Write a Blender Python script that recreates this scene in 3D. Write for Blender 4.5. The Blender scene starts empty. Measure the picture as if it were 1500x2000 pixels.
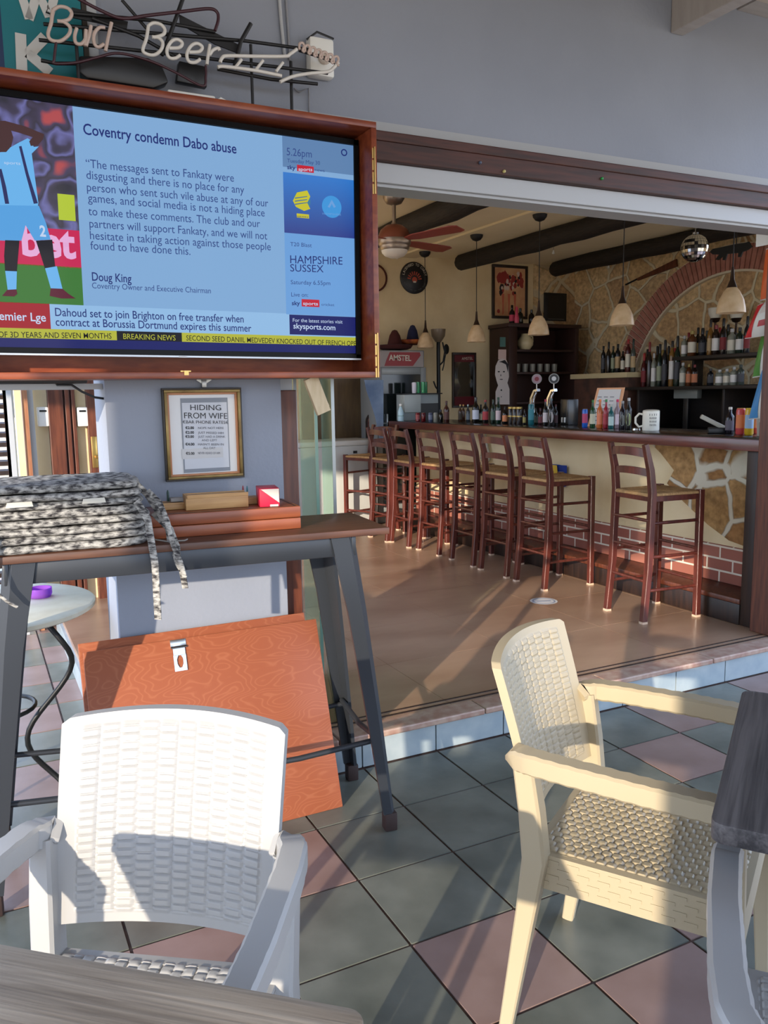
import bpy, bmesh, math, random
from mathutils import Vector, Matrix
random.seed(7)
PI = math.pi
SC = bpy.context.scene
COL = SC.collection

# ------------------------------------------------------------------ camera, world, sun, exposure
FOC = 1607.3
CAM_C = Vector((-1.2627, -2.0803, 1.4381))
YAW, PIT, ROL = math.radians(26.50834), math.radians(-8.19267), math.radians(-0.88519)
_fw = Vector((math.sin(YAW)*math.cos(PIT), math.cos(YAW)*math.cos(PIT), math.sin(PIT)))
_r = Vector((math.cos(YAW), -math.sin(YAW), 0)); _u = _r.cross(_fw)
C_R = _r*math.cos(ROL) + _u*math.sin(ROL)
C_U = -_r*math.sin(ROL) + _u*math.cos(ROL)
C_F = _fw
cam_d = bpy.data.cameras.new('camera'); cam = bpy.data.objects.new('camera', cam_d); COL.objects.link(cam)
cam_d.sensor_fit = 'VERTICAL'; cam_d.sensor_height = 24; cam_d.lens = FOC*24/2000
cam_d.clip_start = 0.02; cam_d.clip_end = 200
m = Matrix((C_R, C_U, -C_F)).transposed().to_4x4(); m.translation = CAM_C
cam.matrix_world = m
SC.camera = cam

SC.view_settings.view_transform = 'Standard'; SC.view_settings.look = 'None'
SC.view_settings.gamma = 1; SC.view_settings.use_curve_mapping = False
SC.view_settings.exposure = 0.0
SUN_AZ, SUN_EL = math.radians(41.0), math.radians(13.0)      # direction the light travels, and its height
SUN_POWER, SKY_POWER = 6.8, 4.8
SUN_DIR = Vector((math.cos(SUN_AZ)*math.cos(SUN_EL), math.sin(SUN_AZ)*math.cos(SUN_EL), -math.sin(SUN_EL)))
sun_d = bpy.data.lights.new('sun', 'SUN'); sun_d.energy = SUN_POWER; sun_d.angle = math.radians(0.6); sun_d.color = (1.0, 0.86, 0.68)
sun = bpy.data.objects.new('sun', sun_d); COL.objects.link(sun); sun.rotation_euler = SUN_DIR.to_track_quat('-Z', 'Y').to_euler()
sun.location = (-6, -6, 4)
W = bpy.data.worlds.new('sky'); SC.world = W; W.use_nodes = True
_n = W.node_tree.nodes; _l = W.node_tree.links
_bg = _n['Background']; _bg.inputs[1].default_value = SKY_POWER
_tc = _n.new('ShaderNodeTexCoord'); _sx = _n.new('ShaderNodeSeparateXYZ'); _cr = _n.new('ShaderNodeValToRGB')
_l.new(_tc.outputs['Generated'], _sx.inputs[0]); _ma = _n.new('ShaderNodeMath'); _ma.operation = 'MULTIPLY_ADD'; _ma.inputs[1].default_value = 0.5; _ma.inputs[2].default_value = 0.5; _l.new(_sx.outputs[2], _ma.inputs[0]); _l.new(_ma.outputs[0], _cr.inputs[0]); _l.new(_cr.outputs[0], _bg.inputs[0])
_e = _cr.color_ramp.elements
_e[0].position = 0.47; _e[0].color = (0.34, 0.30, 0.25, 1); _e[1].position = 0.505; _e[1].color = (0.62, 0.69, 0.80, 1)
_q = _e.new(0.8); _q.color = (0.44, 0.62, 0.98, 1)

# ------------------------------------------------------------------ helpers
def lin(c):
    c /= 255.0
    return c/12.92 if c <= 0.04045 else ((c+0.055)/1.055)**2.4
def S(r, g, b): return (lin(r), lin(g), lin(b), 1)
def SO(r, g, b): return (lin(r)*0.82, lin(g)*0.82, lin(b)*0.82, 1)      # light balance put into colour: terrace darkened so stronger daylight lifts the bar
MATS = {}
def mat(name, col, rough=0.5, metal=0.0, col2=None, scale=6.0, stretch=(1, 1, 1), bump=0.0, bscale=None, detail=4, spec=0.5, lo=0.35, hi=0.65, coat=0.0):
    """a principled material, its colour optionally mixed by stretched noise, with optional bump"""
    if name in MATS: return MATS[name]
    M = bpy.data.materials.new(name); M.use_nodes = True; MATS[name] = M
    N, L = M.node_tree.nodes, M.node_tree.links
    P = N['Principled BSDF']
    P.inputs['Base Color'].default_value = col; P.inputs['Roughness'].default_value = rough
    P.inputs['Metallic'].default_value = metal; P.inputs['Specular IOR Level'].default_value = spec
    P.inputs['Coat Weight'].default_value = coat; P.inputs['Coat Roughness'].default_value = 0.15
    if col2 or bump:
        tc = N.new('ShaderNodeTexCoord'); mp = N.new('ShaderNodeMapping'); mp.inputs['Scale'].default_value = stretch
        L.new(tc.outputs['Object'], mp.inputs[0])
        nz = N.new('ShaderNodeTexNoise'); nz.inputs['Scale'].default_value = scale; nz.inputs['Detail'].default_value = detail
        L.new(mp.outputs[0], nz.inputs['Vector'])
        if col2:
            cr = N.new('ShaderNodeValToRGB'); cr.color_ramp.elements[0].position = lo; cr.color_ramp.elements[1].position = hi
            cr.color_ramp.elements[0].color = col; cr.color_ramp.elements[1].color = col2
            L.new(nz.outputs['Fac'], cr.inputs[0]); L.new(cr.outputs[0], P.inputs['Base Color'])
        if bump:
            nb = nz
            if bscale:
                nb = N.new('ShaderNodeTexNoise'); nb.inputs['Scale'].default_value = bscale; nb.inputs['Detail'].default_value = 3
                L.new(mp.outputs[0], nb.inputs['Vector'])
            bp = N.new('ShaderNodeBump'); bp.inputs['Strength'].default_value = bump; bp.inputs['Distance'].default_value = 0.01
            L.new(nb.outputs['Fac'], bp.inputs['Height']); L.new(bp.outputs[0], P.inputs['Normal'])
    return M
def emis(name, col, power=1.0):
    """what a lit screen shows"""
    if name in MATS: return MATS[name]
    M = bpy.data.materials.new(name); M.use_nodes = True; MATS[name] = M
    P = M.node_tree.nodes['Principled BSDF']
    P.inputs['Base Color'].default_value = (0.01, 0.01, 0.012, 1); P.inputs['Roughness'].default_value = 0.4; P.inputs['Specular IOR Level'].default_value = 0.12
    P.inputs['Emission Color'].default_value = col; P.inputs['Emission Strength'].default_value = power
    return M
def glass(name, col, alpha, rough=0.02):
    """thin glass: part see-through tinted, part glossy"""
    if name in MATS: return MATS[name]
    M = bpy.data.materials.new(name); M.use_nodes = True; MATS[name] = M
    N, L = M.node_tree.nodes, M.node_tree.links
    P = N['Principled BSDF']; P.inputs['Base Color'].default_value = col; P.inputs['Roughness'].default_value = rough
    tr = N.new('ShaderNodeBsdfTransparent'); tr.inputs[0].default_value = col
    mx = N.new('ShaderNodeMixShader'); mx.inputs[0].default_value = alpha
    L.new(tr.outputs[0], mx.inputs[1]); L.new(P.outputs[0], mx.inputs[2]); L.new(mx.outputs[0], N['Material Output'].inputs[0])
    return M

class MB:
    """collects shapes into one mesh"""
    def __init__(s): s.bm = bmesh.new(); s.T = Matrix.Identity(4)
    def v(s, p): return s.bm.verts.new(s.T @ Vector(p))
    def face(s, vs, mi=0):
        try:
            f = s.bm.faces.new(vs); f.material_index = mi; return f
        except ValueError: return None
    def poly(s, pts, mi=0): return s.face([s.v(p) for p in pts], mi)
    def box(s, x0, x1, y0, y1, z0, z1, mi=0, bev=0.0, seg=2):
        vs = [s.v((x, y, z)) for x in (x0, x1) for y in (y0, y1) for z in (z0, z1)]
        fs = [s.face([vs[i] for i in q], mi) for q in ((0, 1, 3, 2), (4, 6, 7, 5), (0, 4, 5, 1), (2, 3, 7, 6), (0, 2, 6, 4), (1, 5, 7, 3))]
        if bev:
            es = list({e for f in fs for e in f.edges})
            r = bmesh.ops.bevel(s.bm, geom=es, offset=bev, segments=seg, affect='EDGES', profile=0.5)
            for f in r['faces']: f.material_index = mi
        return s
    def prism(s, pts, d, mi=0, bev=0.0):
        """polygon pts swept along vector d"""
        d = Vector(d); a = [s.v(p) for p in pts]; b = [s.v(Vector(p)+d) for p in pts]; n = len(a)
        fs = [s.face(a[::-1], mi), s.face(b, mi)] + [s.face([a[i], a[(i+1) % n], b[(i+1) % n], b[i]], mi) for i in range(n)]
        if bev:
            es = list({e for f in fs if f for e in f.edges})
            r = bmesh.ops.bevel(s.bm, geom=es, offset=bev, segments=2, affect='EDGES', profile=0.5)
            for f in r['faces']: f.material_index = mi
        return s
    def rings(s, rings, mi=0, closed=False, caps=True):
        R = [[s.v(p) for p in r] for r in rings]; n = len(R[0]); k = len(R)
        for i in range(k if closed else k-1):
            a, b = R[i], R[(i+1) % k]
            for j in range(n): s.face([a[j], a[(j+1) % n], b[(j+1) % n], b[j]], mi)
        if caps and not closed: s.face(R[0][::-1], mi); s.face(R[-1], mi)
        return s
    def tube(s, pts, r, n=8, mi=0, closed=False):
        """round tube along a path; r may be a list"""
        pts = [Vector(p) for p in pts]; k = len(pts); rr = r if isinstance(r, (list, tuple)) else [r]*k
        out = []; up = None
        for i, p in enumerate(pts):
            if closed: t = pts[(i+1) % k]-pts[i-1]
            else: t = pts[min(i+1, k-1)]-pts[max(i-1, 0)]
            t.normalize()
            if up is None:
                up = Vector((0, 0, 1)) if abs(t.z) < 0.9 else Vector((1, 0, 0))
            x = up.cross(t)
            if x.length < 1e-5: x = Vector((1, 0, 0)).cross(t)
            x.normalize(); up = t.cross(x)
            out.append([p + (x*math.cos(2*PI*j/n) + up*math.sin(2*PI*j/n))*rr[i] for j in range(n)])
        return s.rings(out, mi, closed)
    def sweep(s, pts, wh, side=None, mi=0, chamf=0.25):
        """rounded rectangular bar along a path; wh = (w, h) per point, w along side, h across"""
        pts = [Vector(p) for p in pts]; k = len(pts); out = []
        if not isinstance(wh[0], (tuple, list)): wh = [wh]*k
        for i, p in enumerate(pts):
            t = (pts[min(i+1, k-1)]-pts[max(i-1, 0)]).normalized()
            x = Vector(side) if side else (Vector((0, 0, 1)).cross(t) if abs(t.z) < 0.95 else Vector((1, 0, 0)))
            x = (x - t*x.dot(t)).normalized(); y = t.cross(x)
            w, h = wh[i][0]/2, wh[i][1]/2; c = min(w, h)*chamf
            out.append([p + x*a + y*b for a, b in ((-w+c, -h), (w-c, -h), (w, -h+c), (w, h-c), (w-c, h), (-w+c, h), (-w, h-c), (-w, -h+c))])
        return s.rings(out, mi)
    def bar(s, a, b, w, h, side=None, mi=0): return s.sweep([a, b], (w, h), side, mi, 0.12)
    def lathe(s, prof, n=16, c=(0, 0, 0), mi=0, caps=True):
        c = Vector(c)
        return s.rings([[c + Vector((r*math.cos(2*PI*j/n), r*math.sin(2*PI*j/n), z)) for j in range(n)] for r, z in prof], mi, False, caps)
    def grid(s, fn, nu, nv, mi=0):
        V = [[s.v(fn(i/nu, j/nv)) for j in range(nv+1)] for i in range(nu+1)]
        for i in range(nu):
            for j in range(nv): s.face([V[i][j], V[i+1][j], V[i+1][j+1], V[i][j+1]], mi)
        return V
    def build(s, name, mats, parent=None, smooth=None, loc=None, rot=None):
        bmesh.ops.recalc_face_normals(s.bm, faces=s.bm.faces)
        me = bpy.data.meshes.new(name); s.bm.to_mesh(me); s.bm.free()
        for q in (mats if isinstance(mats, (list, tuple)) else [mats]): me.materials.append(q)
        if smooth is not None:
            for p in me.polygons: p.use_smooth = True
            try: me.set_sharp_from_angle(angle=math.radians(smooth))
            except Exception: pass
        o = bpy.data.objects.new(name, me); COL.objects.link(o)
        if parent: o.parent = parent
        if loc: o.location = loc
        if rot: o.rotation_euler = rot
        return o
def tag(o, label=None, cat=None, group=None, kind=None):
    if label: o['label'] = label
    if cat: o['category'] = cat
    if group: o['group'] = group
    if kind: o['kind'] = kind
    return o
def empty(name, loc, rz=0.0, label=None, cat=None, group=None):
    o = bpy.data.objects.new(name, None); COL.objects.link(o); o.location = loc; o.rotation_euler = (0, 0, rz)
    o.empty_display_size = 0.1
    return tag(o, label, cat, group)
def copy_tree(o, parent=None):
    c = o.copy(); COL.objects.link(c)
    if parent: c.parent = parent
    for ch in list(o.children): copy_tree(ch, c)
    return c
def struct(name, mb, mats, label=None, smooth=None):
    return tag(mb.build(name, mats, None, smooth), label, None, None, 'structure')
def ray(x, y): return C_R*((x-750)/FOC) - C_U*((y-1000)/FOC) + C_F
def at(x, y, axis, val):
    """the point of the plane axis = val that stands at this place of the photograph"""
    d = ray(x, y); return CAM_C + d*((val-CAM_C[axis])/d[axis])
def lettering(txt, m, p0, p1, cap, up=(0, 0, 1), n=None, parent=None, name='lettering', depth=0.0008, bold=0.0, inv=None):
    """raised letters from baseline start p0 to baseline end p1, cap = capital height; parent's frame"""
    cu = bpy.data.curves.new(name, 'FONT'); cu.body = txt; cu.size = 1.0; cu.extrude = 0.0; cu.resolution_u = 3
    if bold: cu.offset = bold
    o = bpy.data.objects.new(name, cu); COL.objects.link(o)
    dg = bpy.context.evaluated_depsgraph_get(); me = bpy.data.meshes.new_from_object(o.evaluated_get(dg))
    bpy.data.objects.remove(o); bpy.data.curves.remove(cu)
    xs = [v.co.x for v in me.vertices]; x0, x1 = min(xs), max(xs)
    p0, p1 = Vector(p0), Vector(p1); X = p1-p0; U = Vector(up).normalized()
    N = X.normalized().cross(U)
    for v in me.vertices:
        a, b = (v.co.x-x0)/(x1-x0), v.co.y/0.70*cap
        v.co = p0 + X*a + U*b + N*depth
    me.materials.clear(); me.materials.append(m); me.name = name
    q = bpy.data.objects.new(name, me); COL.objects.link(q)
    if parent: q.parent = parent
    return q
# ------------------------------------------------------------------ materials of the place
def node_mat(name, rough=0.6, spec=0.4):
    M = bpy.data.materials.new(name); M.use_nodes = True; MATS[name] = M
    P = M.node_tree.nodes['Principled BSDF']; P.inputs['Roughness'].default_value = rough; P.inputs['Specular IOR Level'].default_value = spec
    return M, M.node_tree.nodes, M.node_tree.links, P
def ramp(N, stops):
    r = N.new('ShaderNodeValToRGB'); e = r.color_ramp.elements
    while len(e) < len(stops): e.new(0.5)
    for q, (p, c) in zip(e, stops): q.position = p; q.color = c
    return r
def stone_mat(name, swap, scale, mortar, cols, seed=0.0, wide=0.06, plaster=None):
    """crazy paving: irregular stones between pale mortar; swap puts the wall's own axes first"""
    M, N, L, P = node_mat(name, 0.85, 0.2)
    tc = N.new('ShaderNodeTexCoord'); sx = N.new('ShaderNodeSeparateXYZ'); cb = N.new('ShaderNodeCombineXYZ')
    L.new(tc.outputs['Object'], sx.inputs[0])
    L.new(sx.outputs[swap[0]], cb.inputs[0]); L.new(sx.outputs[swap[1]], cb.inputs[1]); cb.inputs[2].default_value = seed
    wn = N.new('ShaderNodeTexNoise'); wn.inputs['Scale'].default_value = 5; L.new(cb.outputs[0], wn.inputs['Vector'])
    mx = N.new('ShaderNodeMixRGB'); mx.inputs[0].default_value = 0.06; L.new(cb.outputs[0], mx.inputs[1]); L.new(wn.outputs['Color'], mx.inputs[2])
    v1 = N.new('ShaderNodeTexVoronoi'); v1.inputs['Scale'].default_value = scale; L.new(mx.outputs[0], v1.inputs['Vector'])
    v2 = N.new('ShaderNodeTexVoronoi'); v2.feature = 'DISTANCE_TO_EDGE'; v2.inputs['Scale'].default_value = scale; L.new(mx.outputs[0], v2.inputs['Vector'])
    cr = ramp(N, cols); L.new(v1.outputs['Color'], cr.inputs[0])
    gn = N.new('ShaderNodeTexNoise'); gn.inputs['Scale'].default_value = 28; gn.inputs['Detail'].default_value = 8; L.new(cb.outputs[0], gn.inputs['Vector'])
    gr = ramp(N, [(0.3, (0.55, 0.5, 0.45, 1)), (0.7, (1.25, 1.2, 1.1, 1))]); L.new(gn.outputs['Fac'], gr.inputs[0])
    ml = N.new('ShaderNodeMixRGB'); ml.blend_type = 'MULTIPLY'; ml.inputs[0].default_value = 0.8
    L.new(cr.outputs[0], ml.inputs[1]); L.new(gr.outputs[0], ml.inputs[2])
    er = ramp(N, [(wide*0.55, (0, 0, 0, 1)), (wide, (1, 1, 1, 1))]); L.new(v2.outputs['Distance'], er.inputs[0])
    fm = N.new('ShaderNodeMixRGB'); fm.inputs[1].default_value = mortar; L.new(er.outputs[0], fm.inputs[0]); L.new(ml.outputs[0], fm.inputs[2])
    L.new(fm.outputs[0], P.inputs['Base Color'])
    ad = N.new('ShaderNodeMath'); ad.operation = 'MULTIPLY_ADD'; ad.inputs[1].default_value = 0.35; L.new(gn.outputs['Fac'], ad.inputs[0]); L.new(er.outputs[0], ad.inputs[2])
    bp = N.new('ShaderNodeBump'); bp.inputs['Strength'].default_value = 0.8; bp.inputs['Distance'].default_value = 0.012
    L.new(ad.outputs[0], bp.inputs['Height']); L.new(bp.outputs[0], P.inputs['Normal'])
    return M
def brick_mat(name, swap, c1, c2, mortar, bw, bh, off=(0, 0)):
    M, N, L, P = node_mat(name, 0.8, 0.2)
    tc = N.new('ShaderNodeTexCoord'); sx = N.new('ShaderNodeSeparateXYZ'); cb = N.new('ShaderNodeCombineXYZ')
    L.new(tc.outputs['Object'], sx.inputs[0]); L.new(sx.outputs[swap[0]], cb.inputs[0]); L.new(sx.outputs[swap[1]], cb.inputs[1])
    mp = N.new('ShaderNodeMapping'); mp.inputs['Location'].default_value = (off[0], off[1], 0); L.new(cb.outputs[0], mp.inputs[0])
    b = N.new('ShaderNodeTexBrick'); L.new(mp.outputs[0], b.inputs['Vector'])
    b.inputs['Color1'].default_value = c1; b.inputs['Color2'].default_value = c2; b.inputs['Mortar'].default_value = mortar
    b.inputs['Scale'].default_value = 1; b.inputs['Brick Width'].default_value = bw; b.inputs['Row Height'].default_value = bh
    b.inputs['Mortar Size'].default_value = 0.006; b.inputs['Mortar Smooth'].default_value = 0.1
    L.new(b.outputs['Color'], P.inputs['Base Color'])
    bp = N.new('ShaderNodeBump'); bp.inputs['Strength'].default_value = 0.6; bp.inputs['Distance'].default_value = 0.006; bp.invert = True
    L.new(b.outputs['Fac'], bp.inputs['Height']); L.new(bp.outputs[0], P.inputs['Normal'])
    return M

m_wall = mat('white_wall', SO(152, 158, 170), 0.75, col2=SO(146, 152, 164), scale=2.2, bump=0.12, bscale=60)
m_trim = mat('white_trim', SO(188, 191, 194), 0.5)
m_plaster = mat('cream_plaster', S(230, 211, 170), 0.85, col2=S(208, 184, 140), scale=2.6, bump=0.1, bscale=40, lo=0.3, hi=0.75)
m_ceil = mat('cream_ceiling', S(244, 228, 190), 0.85, col2=S(236, 218, 178), scale=1.2)
m_lintel = mat('mahogany_board', SO(82, 40, 27), 0.55, col2=SO(54, 26, 18), scale=5, stretch=(1, 12, 14))
m_marble = mat('beige_marble', SO(176, 143, 117), 0.30, col2=SO(152, 118, 94), scale=1.8, stretch=(1, 2.2, 1), detail=8, spec=0.75)
m_nosing = mat('worn_marble_edge', SO(184, 158, 140), 0.4, col2=SO(162, 124, 108), scale=24)
m_riser = mat('pale_step_tile', SO(172, 182, 184), 0.3, col2=SO(152, 166, 172), scale=9)
m_tile_g = mat('green_grey_tile', SO(126, 129, 119), 0.36, col2=SO(90, 95, 87), scale=5.0, detail=7, bump=0.05, bscale=30, lo=0.3, hi=0.7)
m_tile_p = mat('dusty_pink_tile', SO(157, 132, 124), 0.4, col2=SO(139, 114, 105), scale=6.0, detail=7, bump=0.05, bscale=30, lo=0.3, hi=0.7)
m_grout = mat('brown_grout', SO(92, 68, 56), 0.9, col2=SO(66, 48, 40), scale=30, bump=0.3)
m_beam = mat('black_stained_log', S(38, 28, 22), 0.7, col2=S(20, 15, 12), scale=9, stretch=(6, 1, 6), bump=0.5, bscale=14)
m_brownframe = mat('brown_door_wood', S(104, 56, 36), 0.4, col2=S(74, 36, 24), scale=5, stretch=(12, 12, 1))
m_black = mat('black_plastic', S(24, 24, 26), 0.4)
m_dark = mat('dark_brown_wood', S(48, 30, 22), 0.45, col2=S(30, 19, 14), scale=5, stretch=(10, 10, 1))
m_brass = mat('brass', S(196, 160, 96), 0.3, 0.9)
m_steel = mat('steel', S(190, 192, 192), 0.25, 1.0)
m_chrome = mat('chrome', S(220, 222, 224), 0.12, 1.0)
m_white = mat('white_plastic', S(228, 228, 222), 0.4)

# ------------------------------------------------------------------ setting
FZ = 0.138          # height of the bar's floor above the terrace
TS = 0.33           # terrace tile
b = MB()
b.box(-5.0, 6.0, -4.6, 6.6, -0.12, -0.004, 2)
for i in range(-14, 18):
    for j in range(-13, 20):
        if j >= 2 and i > -3: continue
        pink = ((i+j) % 2 == 1 and (i >= 3 or j <= -2 or i <= -3)) or (i, j) in ((-2, 0), (-3, -1))
        if (i, j) == (-3, 0): pink = False
        g = 0.0045
        b.box(i*TS+g, (i+1)*TS-g, j*TS+g, (j+1)*TS-g, -0.006, 0.0, 1 if pink else 0)
struct('floor', b, [m_tile_g, m_tile_p, m_grout], 'terrace floor of grey-green tiles with scattered dusty pink tiles')
b = MB()
b.box(-0.86, 6.4, 0.70, 6.4, -0.003, FZ-0.012)
g = 0.0012
for i in range(-2, 11):
    for j in range(0, 10):
        x0, x1, y0, y1 = -0.86+0.66*(i+2), -0.86+0.66*(i+3), 0.76+0.6*j, 0.76+0.6*(j+1)
        b.box(x0+g, x1-g, y0+g, y1-g, FZ-0.013, FZ)
struct('floor', b, [m_marble], 'polished beige marble floor inside the bar, one step up')
b = MB()                                                  # step riser, each tile as wide as a terrace tile
for i in range(-3, 18):
    b.box(max(i*TS, -0.86)+0.003, (i+1)*TS-0.003, 0.672, 0.702, 0.001, 0.112)
for j in range(2, 10):
    b.box(-0.875, -0.858, j*TS+0.02, (j+1)*TS+0.014, 0.001, 0.112)
struct('trim_1', b, [m_riser], 'pale bluish tiled riser of the step up into the bar')
b = MB()
for i in range(-1, 9):
    x0 = -0.87 if i == -1 else i*0.66-0.1
    b.box(x0, (i+1)*0.66-0.103, 0.655, 0.765, 0.112, FZ+0.001, 0, 0.006)
struct('trim_2', b, [m_nosing], 'worn marble nosing along the edge of the step')
b = MB(); b.box(-0.24, 2.45, 0.775, 0.785, FZ-0.002, FZ+0.003); b.box(-0.24, 2.45, 0.815, 0.822, FZ-0.002, FZ+0.003)
struct('trim_3', b, [m_dark], 'dark sliding door track let into the marble floor')
# facade: upper wall with pillar in one mesh, right end wall
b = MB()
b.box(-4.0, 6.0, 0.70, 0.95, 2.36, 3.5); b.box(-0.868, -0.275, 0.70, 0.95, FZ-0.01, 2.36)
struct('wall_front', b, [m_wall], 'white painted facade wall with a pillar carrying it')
b = MB(); b.box(2.56, 2.75, 0.72, 0.95, 0.0, 2.36); b.box(4.98, 6.0, 0.72, 0.95, 0.0, 2.36); b.box(2.75, 4.98, 0.72, 0.95, 0.0, 0.30)  # wide opening added out of view so more daylight enters
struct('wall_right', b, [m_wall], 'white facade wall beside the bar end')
b = MB(); b.box(-0.275, 5.0, 0.672, 0.90, 2.262, 2.352, 0, 0.004); b.box(-0.275, 5.0, 0.664, 0.70, 2.326, 2.360, 0, 0.004)
struct('trim_4', b, [m_lintel], 'dark mahogany board along the top of the opening')
b = MB(); b.box(-0.275, 5.0, 0.70, 0.88, 2.193, 2.2615, 0, 0.003); b.box(-0.275, 5.0, 0.72, 0.74, 2.183, 2.195)
struct('trim_5', b, [m_trim], 'white aluminium top track under the mahogany board')
b = MB(); b.box(-0.274, -0.205, 0.73, 0.90, FZ, 1.455, 0, 0.003)
struct('trim_6', b, [m_brownframe], 'dark brown door post against the pillar')
b = MB(); b.box(-0.274, -0.215, 0.745, 0.90, 1.455, 2.193)
struct('trim_7', b, [m_trim], 'white casing above the brown door post')
b = MB(); b.box(2.42, 2.56, 0.76, 0.90, FZ, 2.193, 0, 0.004)
struct('trim_8', b, [m_brownframe], 'brown wooden post at the bar end of the opening')
b = MB(); b.box(-.20, 5.0, .694, .6995, 2.361, 2.398)
struct('trim_17', b, [mat('pale_plaster_band', SO(172, 174, 176), .7)], 'paler plaster band above the mahogany board')
# terrace roof, unseen extent guessed; cut short beyond the bar to let skylight in
m_roof = mat('white_roof_board', SO(190, 184, 178), 0.6, col2=SO(178, 170, 164), scale=4, stretch=(1, 8, 1))
b = MB(); b.box(-4.4, 2.75, -5.3, 0.70, 3.16, 3.20)
struct('roof', b, [m_roof], 'white boarded roof over the terrace')
b = MB()
for x in (-3.1, -1.55, 0.0, 1.545, 2.71): b.box(x-0.035, x+0.035, -5.3, 0.699, 2.925, 3.16, 0, 0.004)
b.box(1.9, 2.67, 0.60, 0.699, 3.085, 3.16)
struct('trim_9', b, [m_roof], 'white roof beams running out from the facade')
b = MB(); b.box(-2.60, -2.28, -3.45, -3.13, 0, 2.924, 0, .01)  # pillar added out of view to shade the dark grey table
struct('trim_16', b, [m_wall], 'added unseen white pillar that shades the dark grey table')
m_added_blind = mat('added_blind_cloth', SO(196, 186, 164), .8)
def blind(y0, y1, lim, lab):  # unseen blinds, added to block sun; hems follow the wanted shadow edge
    t = empty('added_blind', (-4.2, (y0+y1)/2, 3.1), 0, lab, 'blind', 'added unseen blinds that cut the sun on the open terrace side')
    tn = math.tan(SUN_EL); zb = lambda y: lim-(-4.2*math.cos(SUN_AZ)+y*math.sin(SUN_AZ))*tn-3.1
    h = (y1-y0)/2; yc = (y0+y1)/2
    b = MB(); b.prism([(0, -h, zb(y0)), (0, h, zb(y1)), (0, h, .0), (0, -h, .0)], (.004, 0, 0)); b.build('cloth', [m_added_blind], t)
    b = MB(); b.bar((.002, -h, zb(y0)), (.002, h, zb(y1)), .02, .03); b.build('bottom_bar', [m_steel], t)
    b = MB(); b.tube([(0, -h, .02), (0, h, .02)], .035, 12); b.build('roller', [m_steel], t, 50)
blind(-5.25, -4.02, 1.14, 'added unseen sun blind at the street corner of the terrace')
blind(-4.0, -2.86, 1.13, 'added unseen sun blind beside the one at the street corner')
blind(-2.84, -2.57, .875, 'narrow added unseen sun blind let down lowest')
blind(-2.56, -2.2, 1.03, 'narrow added unseen sun blind beside the one let down lowest')
blind(-2.18, .66, 1.80, 'long added unseen sun blind rolled up highest')
# inside
b = MB(); b.box(-1.0, 5.4, 5.67, 5.85, 0.0, 3.0)
struct('wall_back', b, [m_plaster], 'cream plastered back wall of the bar')
STC = [(0.0, S(182, 154, 114)), (0.3, S(206, 178, 136)), (0.5, S(166, 130, 96)), (0.7, S(214, 190, 150)), (1.0, S(158, 130, 102))]
m_stone = stone_mat('crazy_stone_wall', (1, 2), 3.3, S(206, 194, 164), STC, 3.3, 0.055)
b = MB(); b.box(5.1, 5.3, 2.6, 5.7, 0.0, 3.0); b.box(5.1, 5.3, 0.9, 2.6, 0.0, 0.4); b.box(5.1, 5.3, 0.9, 2.6, 2.76, 3.0); b.box(5.1, 5.3, 0.9, 1.0, 0.4, 2.76)  # window gap added beyond view to brighten the bar
struct('wall_side', b, [m_stone], 'rough stone wall behind the bar')
m_stone_b = stone_mat('crazy_stone_corner', (0, 2), 3.0, S(196, 180, 148), STC, 1.3, 0.07)
b = MB(); b.box(4.52, 5.1, 5.655, 5.672, 0.14, 2.84)
struct('wall_corner', b, [m_stone_b], 'stone facing in the corner of the bar')
b = MB(); b.box(-1.0, -0.80, 3.62, 5.7, 0.0, 1.32); b.box(-1.0, -0.80, 3.62, 5.7, 2.72, 3.0); b.box(-1.0, -0.80, 3.62, 3.72, 1.32, 2.72); b.box(-1.0, -0.80, 5.5, 5.7, 1.32, 2.72)  # unseen window hole, added to light the ceiling and back wall
struct('wall_left', b, [m_plaster])
b = MB(); b.box(-1.0, 5.4, 0.95, 5.7, 2.84, 2.94)
struct('ceiling', b, [m_ceil], 'cream ceiling of the bar')
b = MB(); b.box(2.79, 3.01, 0.95, 5.66, 2.822, 2.841)
struct('trim_10', b, [m_ceil], 'flat cream strip along the ceiling that carries the pendants')
def log(x, y0, y1, z, r, seed):
    rnd = random.Random(seed); pts = []; rr = []
    n = 14
    for k in range(n+1):
        t = k/n
        pts.append((x+rnd.uniform(-.012, .012), y0+(y1-y0)*t, z+rnd.uniform(-.008, .008))); rr.append(r*rnd.uniform(0.93, 1.06))
    pts = [(pts[0][0], y0, z)]+pts; rr = [r*0.6]+rr
    pts.append((pts[-1][0], y1+0.03, z)); rr.append(r*0.75)
    b = MB(); b.tube(pts, rr, 12)
    return b
for k, (x, y1) in enumerate(((2.0, 5.0), (3.40, 5.40), (4.62, 5.40))):
    tag(log(x, 0.96, y1, 2.765, 0.085, k+3).build('ceiling_beam', [m_beam], None, 50), ['black round log beam on the ceiling beyond the ceiling fan', 'black round log beam between the pendant lamps', 'black round log beam behind the mirror ball'][k], 'beam', 'black log ceiling beams')
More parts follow.
